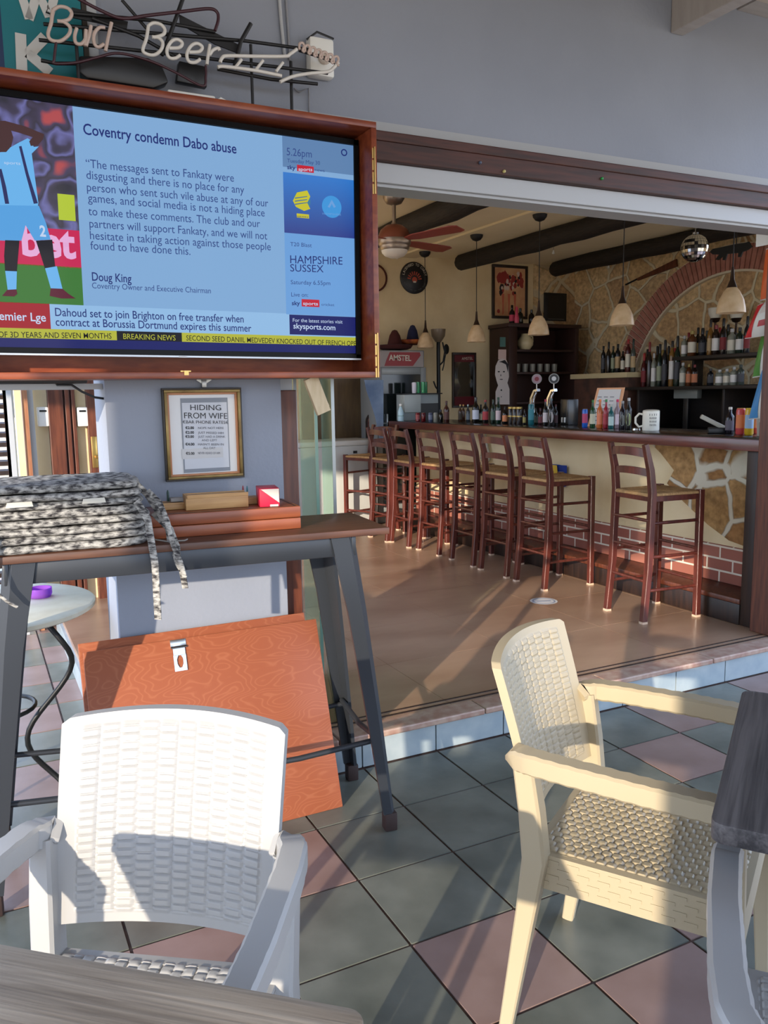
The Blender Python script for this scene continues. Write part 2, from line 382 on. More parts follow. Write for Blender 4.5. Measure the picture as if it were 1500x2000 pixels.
# doors and posts seen past the pillar, under the television
Y3 = 3.5
def col(px0, px1, y0, y1, m, name, z0=0.0, z1=2.6, n=None, lab=None):
    x0, x1 = at(px0, 840, 1, y0).x, at(px1, 840, 1, y0).x
    b = MB(); b.box(x0, x1, y0, y1, z0, z1)
    return struct(name, b, [m], lab)
col(68, 176, Y3, Y3+0.12, m_plaster, 'wall_far', 0.0, 2.6, lab='cream wall beside the brown doors')
b = MB(); x0, x1 = at(97, 840, 1, Y3-.06).x, at(151, 840, 1, Y3-.06).x
b.box(x0, x0+(x1-x0)*.55, Y3-.06, Y3+.0, 0.1, 2.5, 0, 0.004); b.box(x0+(x1-x0)*.62, x0+(x1-x0)*.8, Y3-.05, Y3, 0.1, 2.5, 0, 0.004); b.box(x0+(x1-x0)*.86, x1, Y3-.05, Y3, 0.1, 2.5, 0, 0.004); b.box(x0, x1, Y3-.02, Y3, 0.1, 2.5)
struct('door_1', b, [m_brownframe], 'narrow brown wooden door posts past the pillar')
b = MB(); x0, x1 = at(172, 840, 1, Y3-.05).x, at(192, 840, 1, Y3-.05).x
b.box(x0, x1, Y3-.05, Y3+.0, 0.1, 2.5, 0, 0.004)
d2 = struct('door_2', b, [m_brownframe], 'brown door with a brass lock plate and dark glass')
p = at(185, 880, 1, Y3-.056)
b = MB(); b.box(p.x-.018, p.x+.018, Y3-.056, Y3-.049, p.z-.11, p.z+.09, 0, 0.003); b.tube([(p.x+.004, Y3-.055, p.z-.04), (p.x+.004, Y3-.10, p.z-.04), (p.x+.075, Y3-.10, p.z-.04)], 0.009, 8)
o = b.build('lock_plate', [m_brass], d2, 40)
m_dkglass = glass('dark_door_glass', S(52, 66, 78), 0.55)
b = MB(); b.box(x1, x1+.28, Y3-.03, Y3-.022, 0.2, 2.5)
o = b.build('pane', [m_dkglass], d2)
col(58, 69, Y3-.10, Y3-.02, m_trim, 'trim_11', 0.0, 2.6, lab='bluish white post beside the cream wall')
m_bamboo = mat('red_brown_post', S(150, 96, 66), 0.5, col2=S(176, 128, 92), scale=4, stretch=(8, 8, 1))
col(47, 58, Y3-.14, Y3-.06, m_bamboo, 'trim_12', 0.0, 2.6, lab='light brown post beside the white post')
col(27, 48, Y3+.3, Y3+.36, mat('slate_blue_wall', S(96, 104, 112), 0.7), 'wall_outer', 0.0, 2.6)
col(11, 27, Y3-.2, Y3-.1, m_trim, 'trim_13', 0.0, 2.6, lab='white post beside the slatted shutter')
sh = empty('louvre_shutter', (at(6, 840, 1, Y3-.2).x, Y3-.2, 0), 0, 'dark brown slatted shutter with light between its slats', 'shutter')
b = MB(); b.box(-.14, -.10, 0, .03, 0.02, 2.5); b.box(.012, .03, 0, .03, 0.02, 2.5); b.box(-.1, .012, 0, .03, 0.02, .12)
b.build('shutter_frame', [m_dark], sh)
b = MB()
for k in range(42): 
    z = .15+k*.056
    b.prism([(-.1, 0, z), (-.1, .03, z+.012), (-.1, .03, z+.036), (-.1, 0, z+.026)], (.112, 0, 0))
b.build('slat', [m_dark], sh)
# off-picture side wall of the neighbouring shop keeps the yard closed
def switch_box(px, py, lab):
    p = at(px, py, 1, Y3-.03); t = empty('switch_box', (p.x, Y3, p.z), 0, lab, 'switch', 'white electric boxes by the doors')
    b = MB(); b.box(-.032, .032, -.05, 0, -.06, .06, 0, 0.006); b.build('cover', [m_white], t, 40)
    b = MB(); b.box(-.02, .02, -.053, -.049, .03, .042); b.build('slot', [m_black], t)
switch_box(84, 814, 'white electric box on the cream wall beside the wide brown posts')
switch_box(161, 814, 'reflected white electric box, modelled solid between the brown posts and the brass lock')  # solid copy standing in for the first box's reflection in the glass
# ------------------------------------------------------------------ tall table with what lies on it
m_tt = mat('walnut_table_top', SO(106, 70, 52), 0.45, col2=SO(84, 54, 40), scale=4, stretch=(1.5, 14, 14))
m_tm = mat('charcoal_metal', SO(60, 64, 70), 0.36, 0.35)
m_rub = mat('brown_rubber', SO(52, 34, 30), 0.7)
TT = 1.017
TY = math.radians(-5.4)
tbl = empty('bar_table', (-0.69, 0.468, 0), TY, 'tall table with brown top and charcoal metal legs in front of the pillar', 'table')
b = MB(); b.box(-.612, .616, -.187, .187, TT-.022, TT, 0, 0.003); b.build('tabletop', [m_tt], tbl, 40)
b = MB()
b.box(-.495, .495, -.165, -.150, TT-.085, TT-.0225, 0, .003); b.box(-.495, .495, .150, .165, TT-.085, TT-.0225, 0, .003)
b.box(-.51, -.495, -.165, .165, TT-.085, TT-.0225, 0, .003); b.box(.495, .51, -.165, .165, TT-.085, TT-.0225, 0, .003)
b.build('apron', [m_tm], tbl, 40)
for sx in (-1, 1):
    for sy in (-1, 1):
        b = MB()                     # folded sheet leg, wide above and narrow at the floor
        out = []
        for z, w, x, y in ((TT-.024, .085, .468, .128), (.75, .068, .508, .146), (.4, .054, .552, .17), (.06, .040, .592, .192)):
            h = w/2
            out.append([(sx*(x+h), sy*(y+h*.4), z), (sx*(x+h*.4), sy*(y+h), z), (sx*(x-h), sy*(y+h), z), (sx*(x-h), sy*(y+h-.012), z), (sx*(x+h*.2), sy*(y+h*.55), z), (sx*(x+h-.012), sy*(y-h), z), (sx*(x+h), sy*(y-h), z)])
        b.rings(out)
        lg = b.build('leg', [m_tm], tbl, 35)
        b = MB(); b.box(sx*.598-.021, sx*.598+.021, sy*.194-.021, sy*.194+.021, 0.0, .062, 0, .005); b.build('foot_cap', [m_rub], lg, 40)
for sy in (-1, 1):
    b = MB(); b.tube([(-.562, sy*.174, .31), (-.3, sy*.174, .292), (.3, sy*.174, .292), (.562, sy*.174, .31)], .0095, 8); b.build('stretcher', [m_tm], tbl, 60)
for sx in (-1, 1):
    b = MB(); b.tube([(sx*.558, -.172, .325), (sx*.565, 0, .30), (sx*.558, .172, .325)], .0095, 8); b.build('stretcher', [m_tm], tbl, 60)
def on_table(x, y, z=0): 
    c, s = math.cos(TY), math.sin(TY)
    return (-0.69+c*x-s*y, 0.468+s*x+c*y, TT+z)

# cushions: a printed fabric, pale marks on charcoal
Mc, N, L, P = node_mat('printed_cushion_cloth', 0.95, 0.1)
tc = N.new('ShaderNodeTexCoord'); mp = N.new('ShaderNodeMapping'); mp.inputs['Scale'].default_value = (.75, .75, 2.6); L.new(tc.outputs['Object'], mp.inputs[0])
oi = N.new('ShaderNodeObjectInfo'); ad = N.new('ShaderNodeVectorMath'); L.new(mp.outputs[0], ad.inputs[0])
cbx = N.new('ShaderNodeCombineXYZ'); L.new(oi.outputs['Random'], cbx.inputs[0]); sc_ = N.new('ShaderNodeVectorMath'); sc_.operation = 'SCALE'; sc_.inputs['Scale'].default_value = 9; L.new(cbx.outputs[0], sc_.inputs[0]); L.new(sc_.outputs[0], ad.inputs[1])
n1 = N.new('ShaderNodeTexNoise'); n1.inputs['Scale'].default_value = 40; n1.inputs['Detail'].default_value = 8; n1.inputs['Roughness'].default_value = 0.78; L.new(ad.outputs[0], n1.inputs['Vector'])
wv = N.new('ShaderNodeTexWave'); wv.inputs['Scale'].default_value = 11; wv.inputs['Distortion'].default_value = 9; wv.inputs['Detail'].default_value = 3; wv.inputs['Detail Scale'].default_value = 2; L.new(ad.outputs[0], wv.inputs['Vector'])
mu = N.new('ShaderNodeMath'); mu.operation = 'MULTIPLY_ADD'; mu.inputs[1].default_value = .12; L.new(wv.outputs['Fac'], mu.inputs[0]); L.new(n1.outputs['Fac'], mu.inputs[2])
r_ = ramp(N, [(0.45, SO(58, 56, 58)), (0.68, SO(192, 190, 184))]); L.new(mu.outputs[0], r_.inputs[0]); L.new(r_.outputs[0], P.inputs['Base Color'])
bp = N.new('ShaderNodeBump'); bp.inputs['Strength'].default_value = 0.25; L.new(n1.outputs['Fac'], bp.inputs['Height']); L.new(bp.outputs[0], P.inputs['Normal'])
m_tagc = mat('cream_cloth_tag', SO(214, 210, 196), 0.9)
def cushion(k, x, y, z, th, w, d, rz, lab, tags=(), ties=()):
    t = empty('seat_cushion', on_table(x, y, z), TY+rz, lab, 'cushion', 'printed seat cushions piled on the tall table')
    rnd = random.Random(k*13+5)
    b = MB(); ph = [rnd.uniform(0, 6) for _ in range(6)]
    def edge(u):        # outline of the padded slab with soft corners
        a = 2*PI*u; c, s = math.cos(a), math.sin(a)
        f = 1/max((abs(c)**7+abs(s)**7)**(1/7), 1e-6)
        return c*f*w/2*(1+.012*math.sin(5*a+ph[0])), s*f*d/2*(1+.012*math.sin(4*a+ph[1]))
    nU = 72; R = []
    for zz, k2 in ((0.12, .90), (0.02, .93), (0.12, .972), (0.32, .998), (0.5, 1.005), (0.68, .998), (0.88, .972), (0.98, .93), (0.92, .90)):
        ring = []
        for i in range(nU):
            ex, ey = edge(i/nU)
            dz = .10*math.sin(7*PI*2*i/nU+ph[2])+.08*math.sin(13*PI*2*i/nU+ph[3])
            ring.append((ex*k2, ey*k2, th*(zz+dz*.5*(1 if 0.1 < zz < .95 else .3))))
        R.append(ring)
    b.rings(R)
    b.build('pad', [Mc], t, 60)
    for (tx, wd) in tags:
        b = MB(); b.prism([(tx, -d/2-.006, th*.2), (tx+wd, -d/2-.006, th*.25), (tx+wd*1.05, -d/2-.012, -th*.35), (tx-.004, -d/2-.012, -th*.40)], (0, .0012, 0)); b.build('cloth_tag', [m_tagc], t)
    for pts, wd in ties:
        b = MB(); b.sweep(pts, (wd, .004), side=(0.8, -.6, 0), chamf=.3); b.build('tie', [Mc], t, 60)
ths = [.024, .022, .023, .022, .025, .021, .022, .023]
z = 0.001; HX = -.37
names = ['lowest in the pile of printed cushions, resting on the tall table', 'second from the bottom in the printed cushion pile', 'third from the bottom in the printed cushion pile', 'fourth from the bottom in the printed cushion pile',
         'fifth from the bottom in the printed cushion pile', 'sixth from the bottom, under the two tagged cushions of the pile', 'cushion with cream tags hanging from its front edge, second from the top of the pile', 'darker plain-topped cushion on top of the printed pile']
zs = []
for k, th in enumerate(ths):
    dx = (0.0, .006, -.004, .008, -.012, -.008, -.004, -.014)[k]; dy = (0, .003, -.003, .002, .006, .008, .004, .018)[k]
    ties = []
    if k == 7: ties = [([(.235, -.13, th*.5), (.262, -.155, -.02), (.292, -.16, -.075), (.315, -.165, -.12), (.322, -.18, -.20), (.345, -.19, -.245), (.352, -.192, -.30)], .019)]
    if k == 5: ties = [([(.225, -.178, th*.5), (.250, -.205, -.04), (.256, -.216, -.11), (.262, -.220, -.17), (.262, -.218, -.25), (.262, -.217, -.33)], .022)]
    if k == 6: ties = [([(.262, -.12, th*.5), (.29, -.16, -.02), (.305, -.20, -.07), (.318, -.205, -.14), (.335, -.21, -.19), (.345, -.205, -.235)], .016),
                       ([(-.215, -.178, th*.5), (-.18, -.208, -.03), (-.172, -.222, -.10), (-.178, -.226, -.165), (-.155, -.222, -.22), (-.12, -.214, -.26), (-.10, -.212, -.275)], .012)]
    if k == 3: ties = [([(.262, -.10, th*.5), (.296, -.17, -.03), (.308, -.205, -.08), (.308, -.206, -.115)], .02)]
    tags = [(-.108, .062), (.085, .056)] if k == 6 else ()
    cushion(k, HX+dx, -.010+dy, z, th, .50, .345, math.radians((0, 1.2, -.8, 1.5, -1.5, .8, -1, 1.6)[k]), names[k] if k in (6, 7) else 'printed cushion, '+names[k], tags, ties)
    zs.append(z); z += th*1.0+.0005

# backgammon case with small boxes on it
m_case = mat('orange_brown_case_wood', SO(158, 86, 50), 0.35, col2=SO(134, 67, 38), scale=4, stretch=(1.5, 12, 12))
m_lightwood = mat('pale_beech', SO(206, 162, 104), 0.5, col2=SO(188, 142, 88), scale=6, stretch=(1.5, 14, 14))
c0 = Vector((-.82, .392)); c1 = Vector((-.345, .352)); ang = math.atan2(c1.y-c0.y, c1.x-c0.x); Lc = (c1-c0).length
case = empty('backgammon_case', (c0.x, c0.y, TT+.0005), ang, 'orange-brown wooden games case lying closed on the tall table', 'games case')
D = .215; H = .072
for z0, z1, nm in ((0, H*.49, 'lower_half'), (H*.51, H, 'upper_half')):
    b = MB(); b.box(0, Lc, 0, D, z0, z1, 0, .003); b.build(nm, [m_case], case, 40)
b = MB()
for q in ((.012, Lc-.012, .012, .016), (.012, Lc-.012, D-.016, D-.012), (.012, .016, .012, D-.012), (Lc-.016, Lc-.012, .012, D-.012)): b.box(*q, H-.0006, H+.0006)
b.build('inlay_line', [m_dark], case)
def on_case(x, y, z=0.0):
    c, s = math.cos(ang), math.sin(ang); return (c0.x+c*x-s*y, c0.y+s*x+c*y, TT+.0005+H+.0007+z)
def wood_box(x, y, w, d, h, lab, rz=0.0, groove=True, zz=0.0, m=None):
    t = empty('domino_box', on_case(x, y, zz), ang+rz, lab, 'box')
    b = MB(); b.box(0, w, 0, d, 0, h*.78, 0, .002); b.build('box_body', [m or m_lightwood], t, 40)
    b = MB(); b.box(.004, w-.004, .004, d-.002, h*.79, h*.86); b.box(0, w, 0, .005, h*.78, h); b.box(0, w, d-.004, d, h*.78, h); b.box(0, .005, 0, d, h*.78, h); b.box(.008, w-.003, .007, d-.006, h*.86, h*.95); b.build('sliding_lid', [m or m_lightwood], t, 40)
wood_box(.128, .055, .195, .06, .047, 'large pale beech box with sliding lid on the games case')
wood_box(.045, .095, .085, .055, .022, 'low pale beech box behind the large one on the games case')
wood_box(.315, .11, .055, .05, .022, 'small pale beech box beside the red card box')
m_red = mat('red_card', SO(206, 30, 66), 0.4); m_cream = mat('cream_card', SO(232, 222, 206), 0.5)
t = empty('card_box', on_case(.352, .025), ang-.12, 'red and white card box on the games case', 'box')
b = MB(); w, d, h = .062, .105, .058
b.box(0, w, 0, d, 0, h, 0, .0015); b.build('carton', [m_red], t, 40)
b = MB(); b.poly([(.004, -.0006, h-.002), (w-.001, -.0006, h-.002), (w-.001, -.0006, .012)]); b.poly([(w+.0006, .001, h-.002), (w+.0006, .03, h-.002), (w+.0006, .001, .01)]); b.box(.032, .058, -.0008, -.0001, .001, .007); b.build('printed_corner', [m_cream], t)
for (x, y, m, lab, r) in ((.085, .13, mat('dark_green_paint', SO(34, 66, 56), .5), 'dark green peg standing on the low beech box', .004), (.325, .14, mat('red_paint', SO(150, 40, 50), .5), 'red pencil stub behind the large beech box', .003), (.335, .125, mat('teal_paint', SO(60, 120, 130), .5), 'blue pencil stub beside the red one', .003)):
    b = MB(); b.lathe([(r, 0), (r, .028), (r*.4, .036)], 8); o = b.build('game_peg', [m], None, 40, on_case(x, y, .023)); tag(o, lab, 'peg')
b = MB(); b.box(0, .05, 0, .03, 0, .012, 0, .002); tag(b.build('eraser', [mat('grey_rubber', SO(168, 166, 164), .7)], None, 40, on_case(.09, .105, .0232), (0, 0, ang)), 'small pale grey block on the low beech box', 'eraser')
b = MB(); b.tube([on_table(-.125, -.10, .004), on_table(-.10, -.12, .006), on_table(-.07, -.15, .003), on_table(-.02, -.158, .003), on_table(-.01, -.14, .003)], .0022, 6)
tag(b.build('string', [mat('grey_string', SO(150, 146, 138), .9)], None, 60), 'thin grey string lying before the games case', 'string')

# two cabinet doors leaning on the pillar
Mb, N, L, P = node_mat('orange_brown_veneer', 0.42, 0.35)
tc = N.new('ShaderNodeTexCoord'); mp = N.new('ShaderNodeMapping'); mp.inputs['Scale'].default_value = (1.3, 1, 3.6); L.new(tc.outputs['Object'], mp.inputs[0])
nz = N.new('ShaderNodeTexNoise'); nz.inputs['Scale'].default_value = 2.2; nz.inputs['Detail'].default_value = 2; L.new(mp.outputs[0], nz.inputs['Vector'])
ml = N.new('ShaderNodeMath'); ml.operation = 'MULTIPLY'; ml.inputs[1].default_value = 170; L.new(nz.outputs['Fac'], ml.inputs[0])
fr = N.new('ShaderNodeMath'); fr.operation = 'SINE'; L.new(ml.outputs[0], fr.inputs[0])
r_ = ramp(N, [(0.0, SO(156, 86, 55)), (0.7, SO(160, 90, 58)), (1.0, SO(167, 98, 66))]); L.new(fr.outputs[0], r_.inputs[0]); L.new(r_.outputs[0], P.inputs['Base Color'])
def lean_door(x0, x1, yb, yt, zt, lab, w=.016):
    t = empty('cabinet_door', (x0, yb, 0), 0, lab, 'door', 'cabinet doors leaning on the pillar')
    a = math.atan2(yt-yb, zt); Ln = math.hypot(yt-yb, zt)
    t.rotation_euler = (-a, 0, 0)
    b = MB(); b.box(0, x1-x0, 0, w, .001, Ln, 0, .0025); b.build('panel', [Mb], t, 40)
    return t, Ln
d1, Ln1 = lean_door(-1.005, -.225, .452, .668, .652, 'orange-brown cabinet door behind the one with the hasp, against the pillar')
d0, Ln0 = lean_door(-.995, -.192, .425, .632, .632, 'orange-brown cabinet door with a steel hasp leaning in front of its twin')
hx = .803*.375
b = MB(); b.box(hx-.026, hx+.026, -.0025, -.0001, Ln0-.026, Ln0-.002, 0, .0008); b.tube([(hx-.026, -.004, Ln0-.028), (hx+.026, -.004, Ln0-.028)], .004, 8)
o = []
for zz0, zz1, w0 in ((Ln0-.028, Ln0-.055, .02),): b.box(hx-w0, hx+w0, -.0045, -.003, zz1, zz0)
zc = Ln0-.075
for s in (-1, 1): b.prism([(hx+s*.021, -.0045, zc+.021), (hx+s*.021, -.0045, zc-.021), (hx+s*.004, -.0045, zc-.021), (hx+s*.010, -.0045, zc-.008), (hx+s*.010, -.0045, zc+.008), (hx+s*.004, -.0045, zc+.021)], (0, .0015, 0))
b.box(hx-.021, hx+.021, -.0045, -.003, zc-.032, zc-.021)
b.build('hasp', [m_steel], d0, 40)

# ------------------------------------------------------------------ resin armchairs with a woven pattern
def weave(s, t, cw, rh):
    """strands bulging between upright cords; neighbouring columns are half a strand apart"""
    k = math.floor(s/cw); g = s/cw-k
    f = t/rh+.5*(k % 2); f -= math.floor(f)
    return min(1, math.sin(PI*g)*2.4)**.8*min(1, math.sin(PI*f)*1.9)**.8
def make_chair(name, m, lab, loc, rz, depth=.0037):
    root = empty(name, loc, rz, lab, 'chair', 'resin armchairs round the terrace tables')
    # backrest
    def bp(u, v, off):
        x = (u-.5)*2; zt = .862-.013*x*x-.008*max(0, abs(x)-.94)/.06; zb = .496-.004*(1-x*x)
        z = zb+(zt-zb)*v; tt = (z-.47)/.39
        hw = .203+.010*v
        y = -.232-.095*max(tt, 0)**1.25+.038*x*x
        return Vector((x*hw, y+off, z))
    nu, nv = 144, 220
    b = MB()
    def front(i, j):
        x = (i-.5)*.42; z = j*.40; e = min(i, 1-i)*.42; ez = min(j, 1-j)*.40
        k = max(0, min(1, (e-.030)/.008))*max(0, min(1, (ez-.018)/.008))
        return bp(i, j, .011+(weave(x, z, .0355, .0155)*depth)*k-(1-k)*0)
    F = b.grid(front, nu, nv)
    def back(i, j):
        return bp(i, j, -.011)
    Bk = b.grid(back, 26, 30)
    # rim that closes the two skins
    def loop(G, n, k):
        return [G[i][0] for i in range(n)] + [G[n][j] for j in range(k)] + [G[i][k] for i in range(n, 0, -1)] + [G[0][j] for j in range(k, 0, -1)]
    lf = [v.co.copy() for v in loop(F, nu, nv)]
    n = len(lf)
    rim = []
    for q in lf:
        rim.append([q, q+Vector((0, -.022, 0))])
    for i in range(n):
        a, c = rim[i], rim[(i+1) % n]
        b.poly([a[0], c[0], c[1], a[1]])
    bmesh.ops.remove_doubles(b.bm, verts=b.bm.verts, dist=.0002)
    b.build('backrest', [m], root, 35)
    # seat
    b = MB(); W0, Y0, Y1 = .212, -.205, .235
    def seat(i, j):
        x = (i-.5)*2*W0; y = Y0+(Y1-Y0)*j; e = min(i, 1-i)*2*W0; ez = min(j, 1-j)*(Y1-Y0)
        k = max(0, min(1, (e-.012)/.008))*max(0, min(1, (ez-.012)/.008))
        dish = -.010*(1-((i-.5)*2)**2)*(1-((j-.5)*2)**2)
        return Vector((x, y, .438+dish+weave(x, y, .0215, .0215)*depth*1.35*k))
    b.grid(seat, 112, 160)
    for z0, z1 in ((.358, .4385),):
        b.box(-W0, W0, Y0, Y0+.02, z0, z1); b.box(-W0, W0, Y1-.02, Y1, z0, z1); b.box(-W0, -W0+.02, Y0+.02, Y1-.02, z0, z1); b.box(W0-.02, W0, Y0+.02, Y1-.02, z0, z1)
    rr = random.Random(3)
    for r in range(4):                       # short moulded dashes along the aprons
        zz = .371+r*.017
        for k in range(9):
            y = Y0+.02+(k+.5*(r % 2))*.044
            if y+.026 > Y1: continue
            for s in (-1, 1): b.box(s*W0-.0016, s*W0+.0016, y, y+.026, zz, zz+.0075)
    b.build('seat', [m], root, 35)
    for s in (-1, 1):
        b = MB()          # rear leg, from the arm down past the seat to the floor
        b.sweep([(s*.226, -.212, .652), (s*.222, -.196, .54), (s*.219, -.186, .43), (s*.221, -.205, .30), (s*.226, -.250, 0.0)], [(.040, .046), (.046, .050), (.046, .054), (.036, .044), (.026, .030)], side=(1, 0, 0))
        b.build('leg', [m], root, 40)
        b = MB(); b.sweep([(s*.250, .212, .640), (s*.245, .215, .43), (s*.240, .238, 0.0)], [(.036, .042), (.036, .046), (.026, .030)], side=(1, 0, 0)); b.build('leg', [m], root, 40)
        b = MB(); pts = []; wh = []
        path = [Vector(q) for q in ((s*.210, -.232, .648), (s*.228, -.222, .656), (s*.244, -.19, .660), (s*.252, -.12, .660), (s*.258, .05, .656), (s*.256, .18, .652), (s*.252, .232, .640))]
        for i in range(len(path)-1):
            for j in range(9 if i > 2 else 4):
                t = j/(9 if i > 2 else 4); q = path[i].lerp(path[i+1], t); k = len(pts)
                pts.append(q); wh.append((.048+.0012*(k % 2), .044+.0035*(k % 2)))
        pts.append(path[-1]); wh.append((.044, .040))
        b.sweep(pts, wh, side=(1, .15*s, 0)); b.build('armrest', [m], root, 30)
    return root
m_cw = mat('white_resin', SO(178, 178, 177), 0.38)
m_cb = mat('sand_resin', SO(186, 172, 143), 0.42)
F1 = Vector((-.574, -.819)); F2 = Vector((.545, -.838)); F3 = Vector((.76, .65))
def rot_of(f): return math.atan2(f.y, f.x)-PI/2
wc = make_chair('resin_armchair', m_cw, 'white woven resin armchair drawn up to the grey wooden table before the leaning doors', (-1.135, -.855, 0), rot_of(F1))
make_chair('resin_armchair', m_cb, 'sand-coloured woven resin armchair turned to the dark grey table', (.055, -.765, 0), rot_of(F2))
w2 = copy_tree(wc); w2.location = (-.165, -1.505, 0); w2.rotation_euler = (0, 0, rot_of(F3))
w2['label'] = 'white woven resin armchair cut by the picture edge beside the dark grey table'

# ------------------------------------------------------------------ grey wooden tables
def plank_mat(name, c1, c2, ax):
    M, N, L, P = node_mat(name, 0.5, 0.35)
    tc = N.new('ShaderNodeTexCoord'); mp = N.new('ShaderNodeMapping'); st = [130, 130, 130]; st[ax] = 4; mp.inputs['Scale'].default_value = st; L.new(tc.outputs['Object'], mp.inputs[0])
    a = N.new('ShaderNodeTexNoise'); a.inputs['Scale'].default_value = 1.0; a.inputs['Detail'].default_value = 6; a.inputs['Distortion'].default_value = .6; L.new(mp.outputs[0], a.inputs['Vector'])
    mp2 = N.new('ShaderNodeMapping'); st2 = [20, 20, 20]; st2[ax] = 2; mp2.inputs['Scale'].default_value = st2; L.new(tc.outputs['Object'], mp2.inputs[0])
    c = N.new('ShaderNodeTexNoise'); c.inputs['Scale'].default_value = 1.0; c.inputs['Detail'].default_value = 3; L.new(mp2.outputs[0], c.inputs['Vector'])
    mx = N.new('ShaderNodeMath'); mx.operation = 'ADD'; L.new(a.outputs['Fac'], mx.inputs[0]); L.new(c.outputs['Fac'], mx.inputs[1])
    hf = N.new('ShaderNodeMath'); hf.operation = 'MULTIPLY'; hf.inputs[1].default_value = .5; L.new(mx.outputs[0], hf.inputs[0])
    r = ramp(N, [(.38, c1), (.62, c2)]); L.new(hf.outputs[0], r.inputs[0]); L.new(r.outputs[0], P.inputs['Base Color'])
    bp = N.new('ShaderNodeBump'); bp.inputs['Strength'].default_value = .15; bp.inputs['Distance'].default_value = .004; L.new(a.outputs['Fac'], bp.inputs['Height']); L.new(bp.outputs[0], P.inputs['Normal'])
    return M
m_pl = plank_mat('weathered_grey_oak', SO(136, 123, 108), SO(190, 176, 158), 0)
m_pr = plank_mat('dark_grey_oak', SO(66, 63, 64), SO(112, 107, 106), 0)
m_edge = mat('dark_table_edge', SO(70, 58, 48), .5)
def cafe_table(lab, corner, ux, uy, lx, ly, m, th=.030, z=.752, grp='grey wooden cafe tables'):
    """corner: near corner, ux and uy: directions of its two edges"""
    ux = Vector(ux).normalized(); rz = math.atan2(ux.y, ux.x)
    c = Vector(corner)+ux*lx/2+Vector(uy).normalized()*ly/2
    t = empty('cafe_table', (c.x, c.y, 0), rz, lab, 'table', grp)
    pts = []; r = .022
    for sx, sy, a0 in ((1, 1, 0), (-1, 1, 90), (-1, -1, 180), (1, -1, 270)):
        for k in range(5):
            a = math.radians(a0+k*22.5); pts.append((sx*(lx/2-r)+r*math.cos(a), sy*(ly/2-r)+r*math.sin(a), z-th))
    b = MB(); b.prism(pts, (0, 0, th), 0, .003); b.build('tabletop', [m], t, 40)
    b = MB(); b.box(-.2, .2, -.2, .2, z-th-.025, z-th-.001, 0, .004); b.box(-.034, .034, -.034, .034, .03, z-th-.02, 0, .006); b.build('column', [m_tbase], t, 40)
    b = MB(); b.bar((-.15, -.15, .018), (.15, .15, .018), .06, .03); b.bar((-.15, .15, .018), (.15, -.15, .018), .06, .03); b.build('foot', [m_tbase], t, 40)
    return t
m_tbase = mat('brown_table_base', SO(128, 104, 84), .5)
cafe_table('weathered grey wooden table in front of the white armchair', (-.912, -1.318), (-.75, .66), (-.66, -.75), .67, .80, m_pl, .03, .750)
cafe_table('dark grey wooden table at the sand-coloured armchair', (-.262, -1.215), (.81, .586), (.586, -.81), .655, .80, m_pr, .034, .757)

# ------------------------------------------------------------------ round table by the step
m_rt = mat('cream_table_stone', SO(226, 222, 200), .45, col2=SO(214, 208, 184), scale=14)
m_iron = mat('dark_wrought_iron', SO(40, 42, 44), .45, .6)
t = empty('round_table', (-1.262, 1.06, 0), 0.3, 'round cream table on curly iron legs beside the step', 'table')
RT = .722
b = MB(); b.lathe([(.30, RT-.026), (.352, RT-.026), (.362, RT-.020), (.364, RT-.006), (.356, RT), (0.001, RT)], 56); b.build('tabletop', [m_rt], t, 40)
for k in range(3):
    a = 2*PI*k/3-.62
    pts = []
    for i in range(25):
        z = i/24*(RT-.03); r = .19+.085*math.sin(2*PI*(i/24)*1.15+2.5); r = max(r, .07)
        aa = a+.10*math.sin(2*PI*i/24*2)
        pts.append((r*math.cos(aa), r*math.sin(aa), z+.004))
    b = MB(); b.tube(pts, .010, 8); b.build('leg', [m_iron], t, 60)
b = MB(); b.tube([(.135*math.cos(2*PI*i/24), .135*math.sin(2*PI*i/24), .345) for i in range(24)], .008, 8, 0, True); b.build('ring', [m_iron], t, 60)
m_pg = glass('purple_glass', SO(206, 130, 246), .35, .08)
b = MB(); b.lathe([(.036, .0015), (.042, .012), (.042, .034), (.038, .034), (.036, .012), (.02, .008), (.001, .008)], 24)
q = at(78, 1158, 2, RT+.015)
tag(b.build('ashtray', [m_pg], None, 40, (q.x, q.y, RT)), 'small purple glass ashtray on the round cream table', 'ashtray')
# ------------------------------------------------------------------ television in its open cabinet
m_cab = mat('orange_brown_cabinet_wood', SO(150, 76, 44), 0.35, col2=SO(124, 56, 34), scale=4, stretch=(3, 12, 12))
TVA = 0.0; PIV = Vector((-1.325, .699, 0))
_rm = Matrix.Rotation(-TVA, 3, 'Z'); _cc = PIV+_rm@(CAM_C-PIV)
def atv(x, y, axis, val):
    d = _rm@ray(x, y); return _cc+d*((val-_cc[axis])/d[axis])
YF, YT = .50, .597                       # front edge of the cabinet and face of the screen
pBR = atv(743, 737, 1, YF); XR = pBR.x; ZB = pBR.z; ZT = atv(735, 238, 1, YF).z; XL = XR-1.335; TH = .020
cab = empty('television_cabinet', (XR-.667, .699, ZB), 0, 'open orange-brown wooden cabinet around the television on the pillar', 'cabinet')
cx, cy, cz = cab.location
cab.location = PIV+Matrix.Rotation(TVA, 3, 'Z')@(Vector(cab.location)-PIV); cab.rotation_euler = (0, 0, TVA)
def cbox(x0, x1, y0, y1, z0, z1, nm, m=None, par=None, bev=.002):
    b = MB(); b.box(x0-cx, x1-cx, y0-cy, y1-cy, z0-cz, z1-cz, 0, bev); return b.build(nm, [m or m_cab], par or cab, 40)
cbox(XL, XR, YF, .685, ZT-TH, ZT, 'top_board'); cbox(XL, XR, YF, .685, ZB, ZB+TH, 'bottom_board')
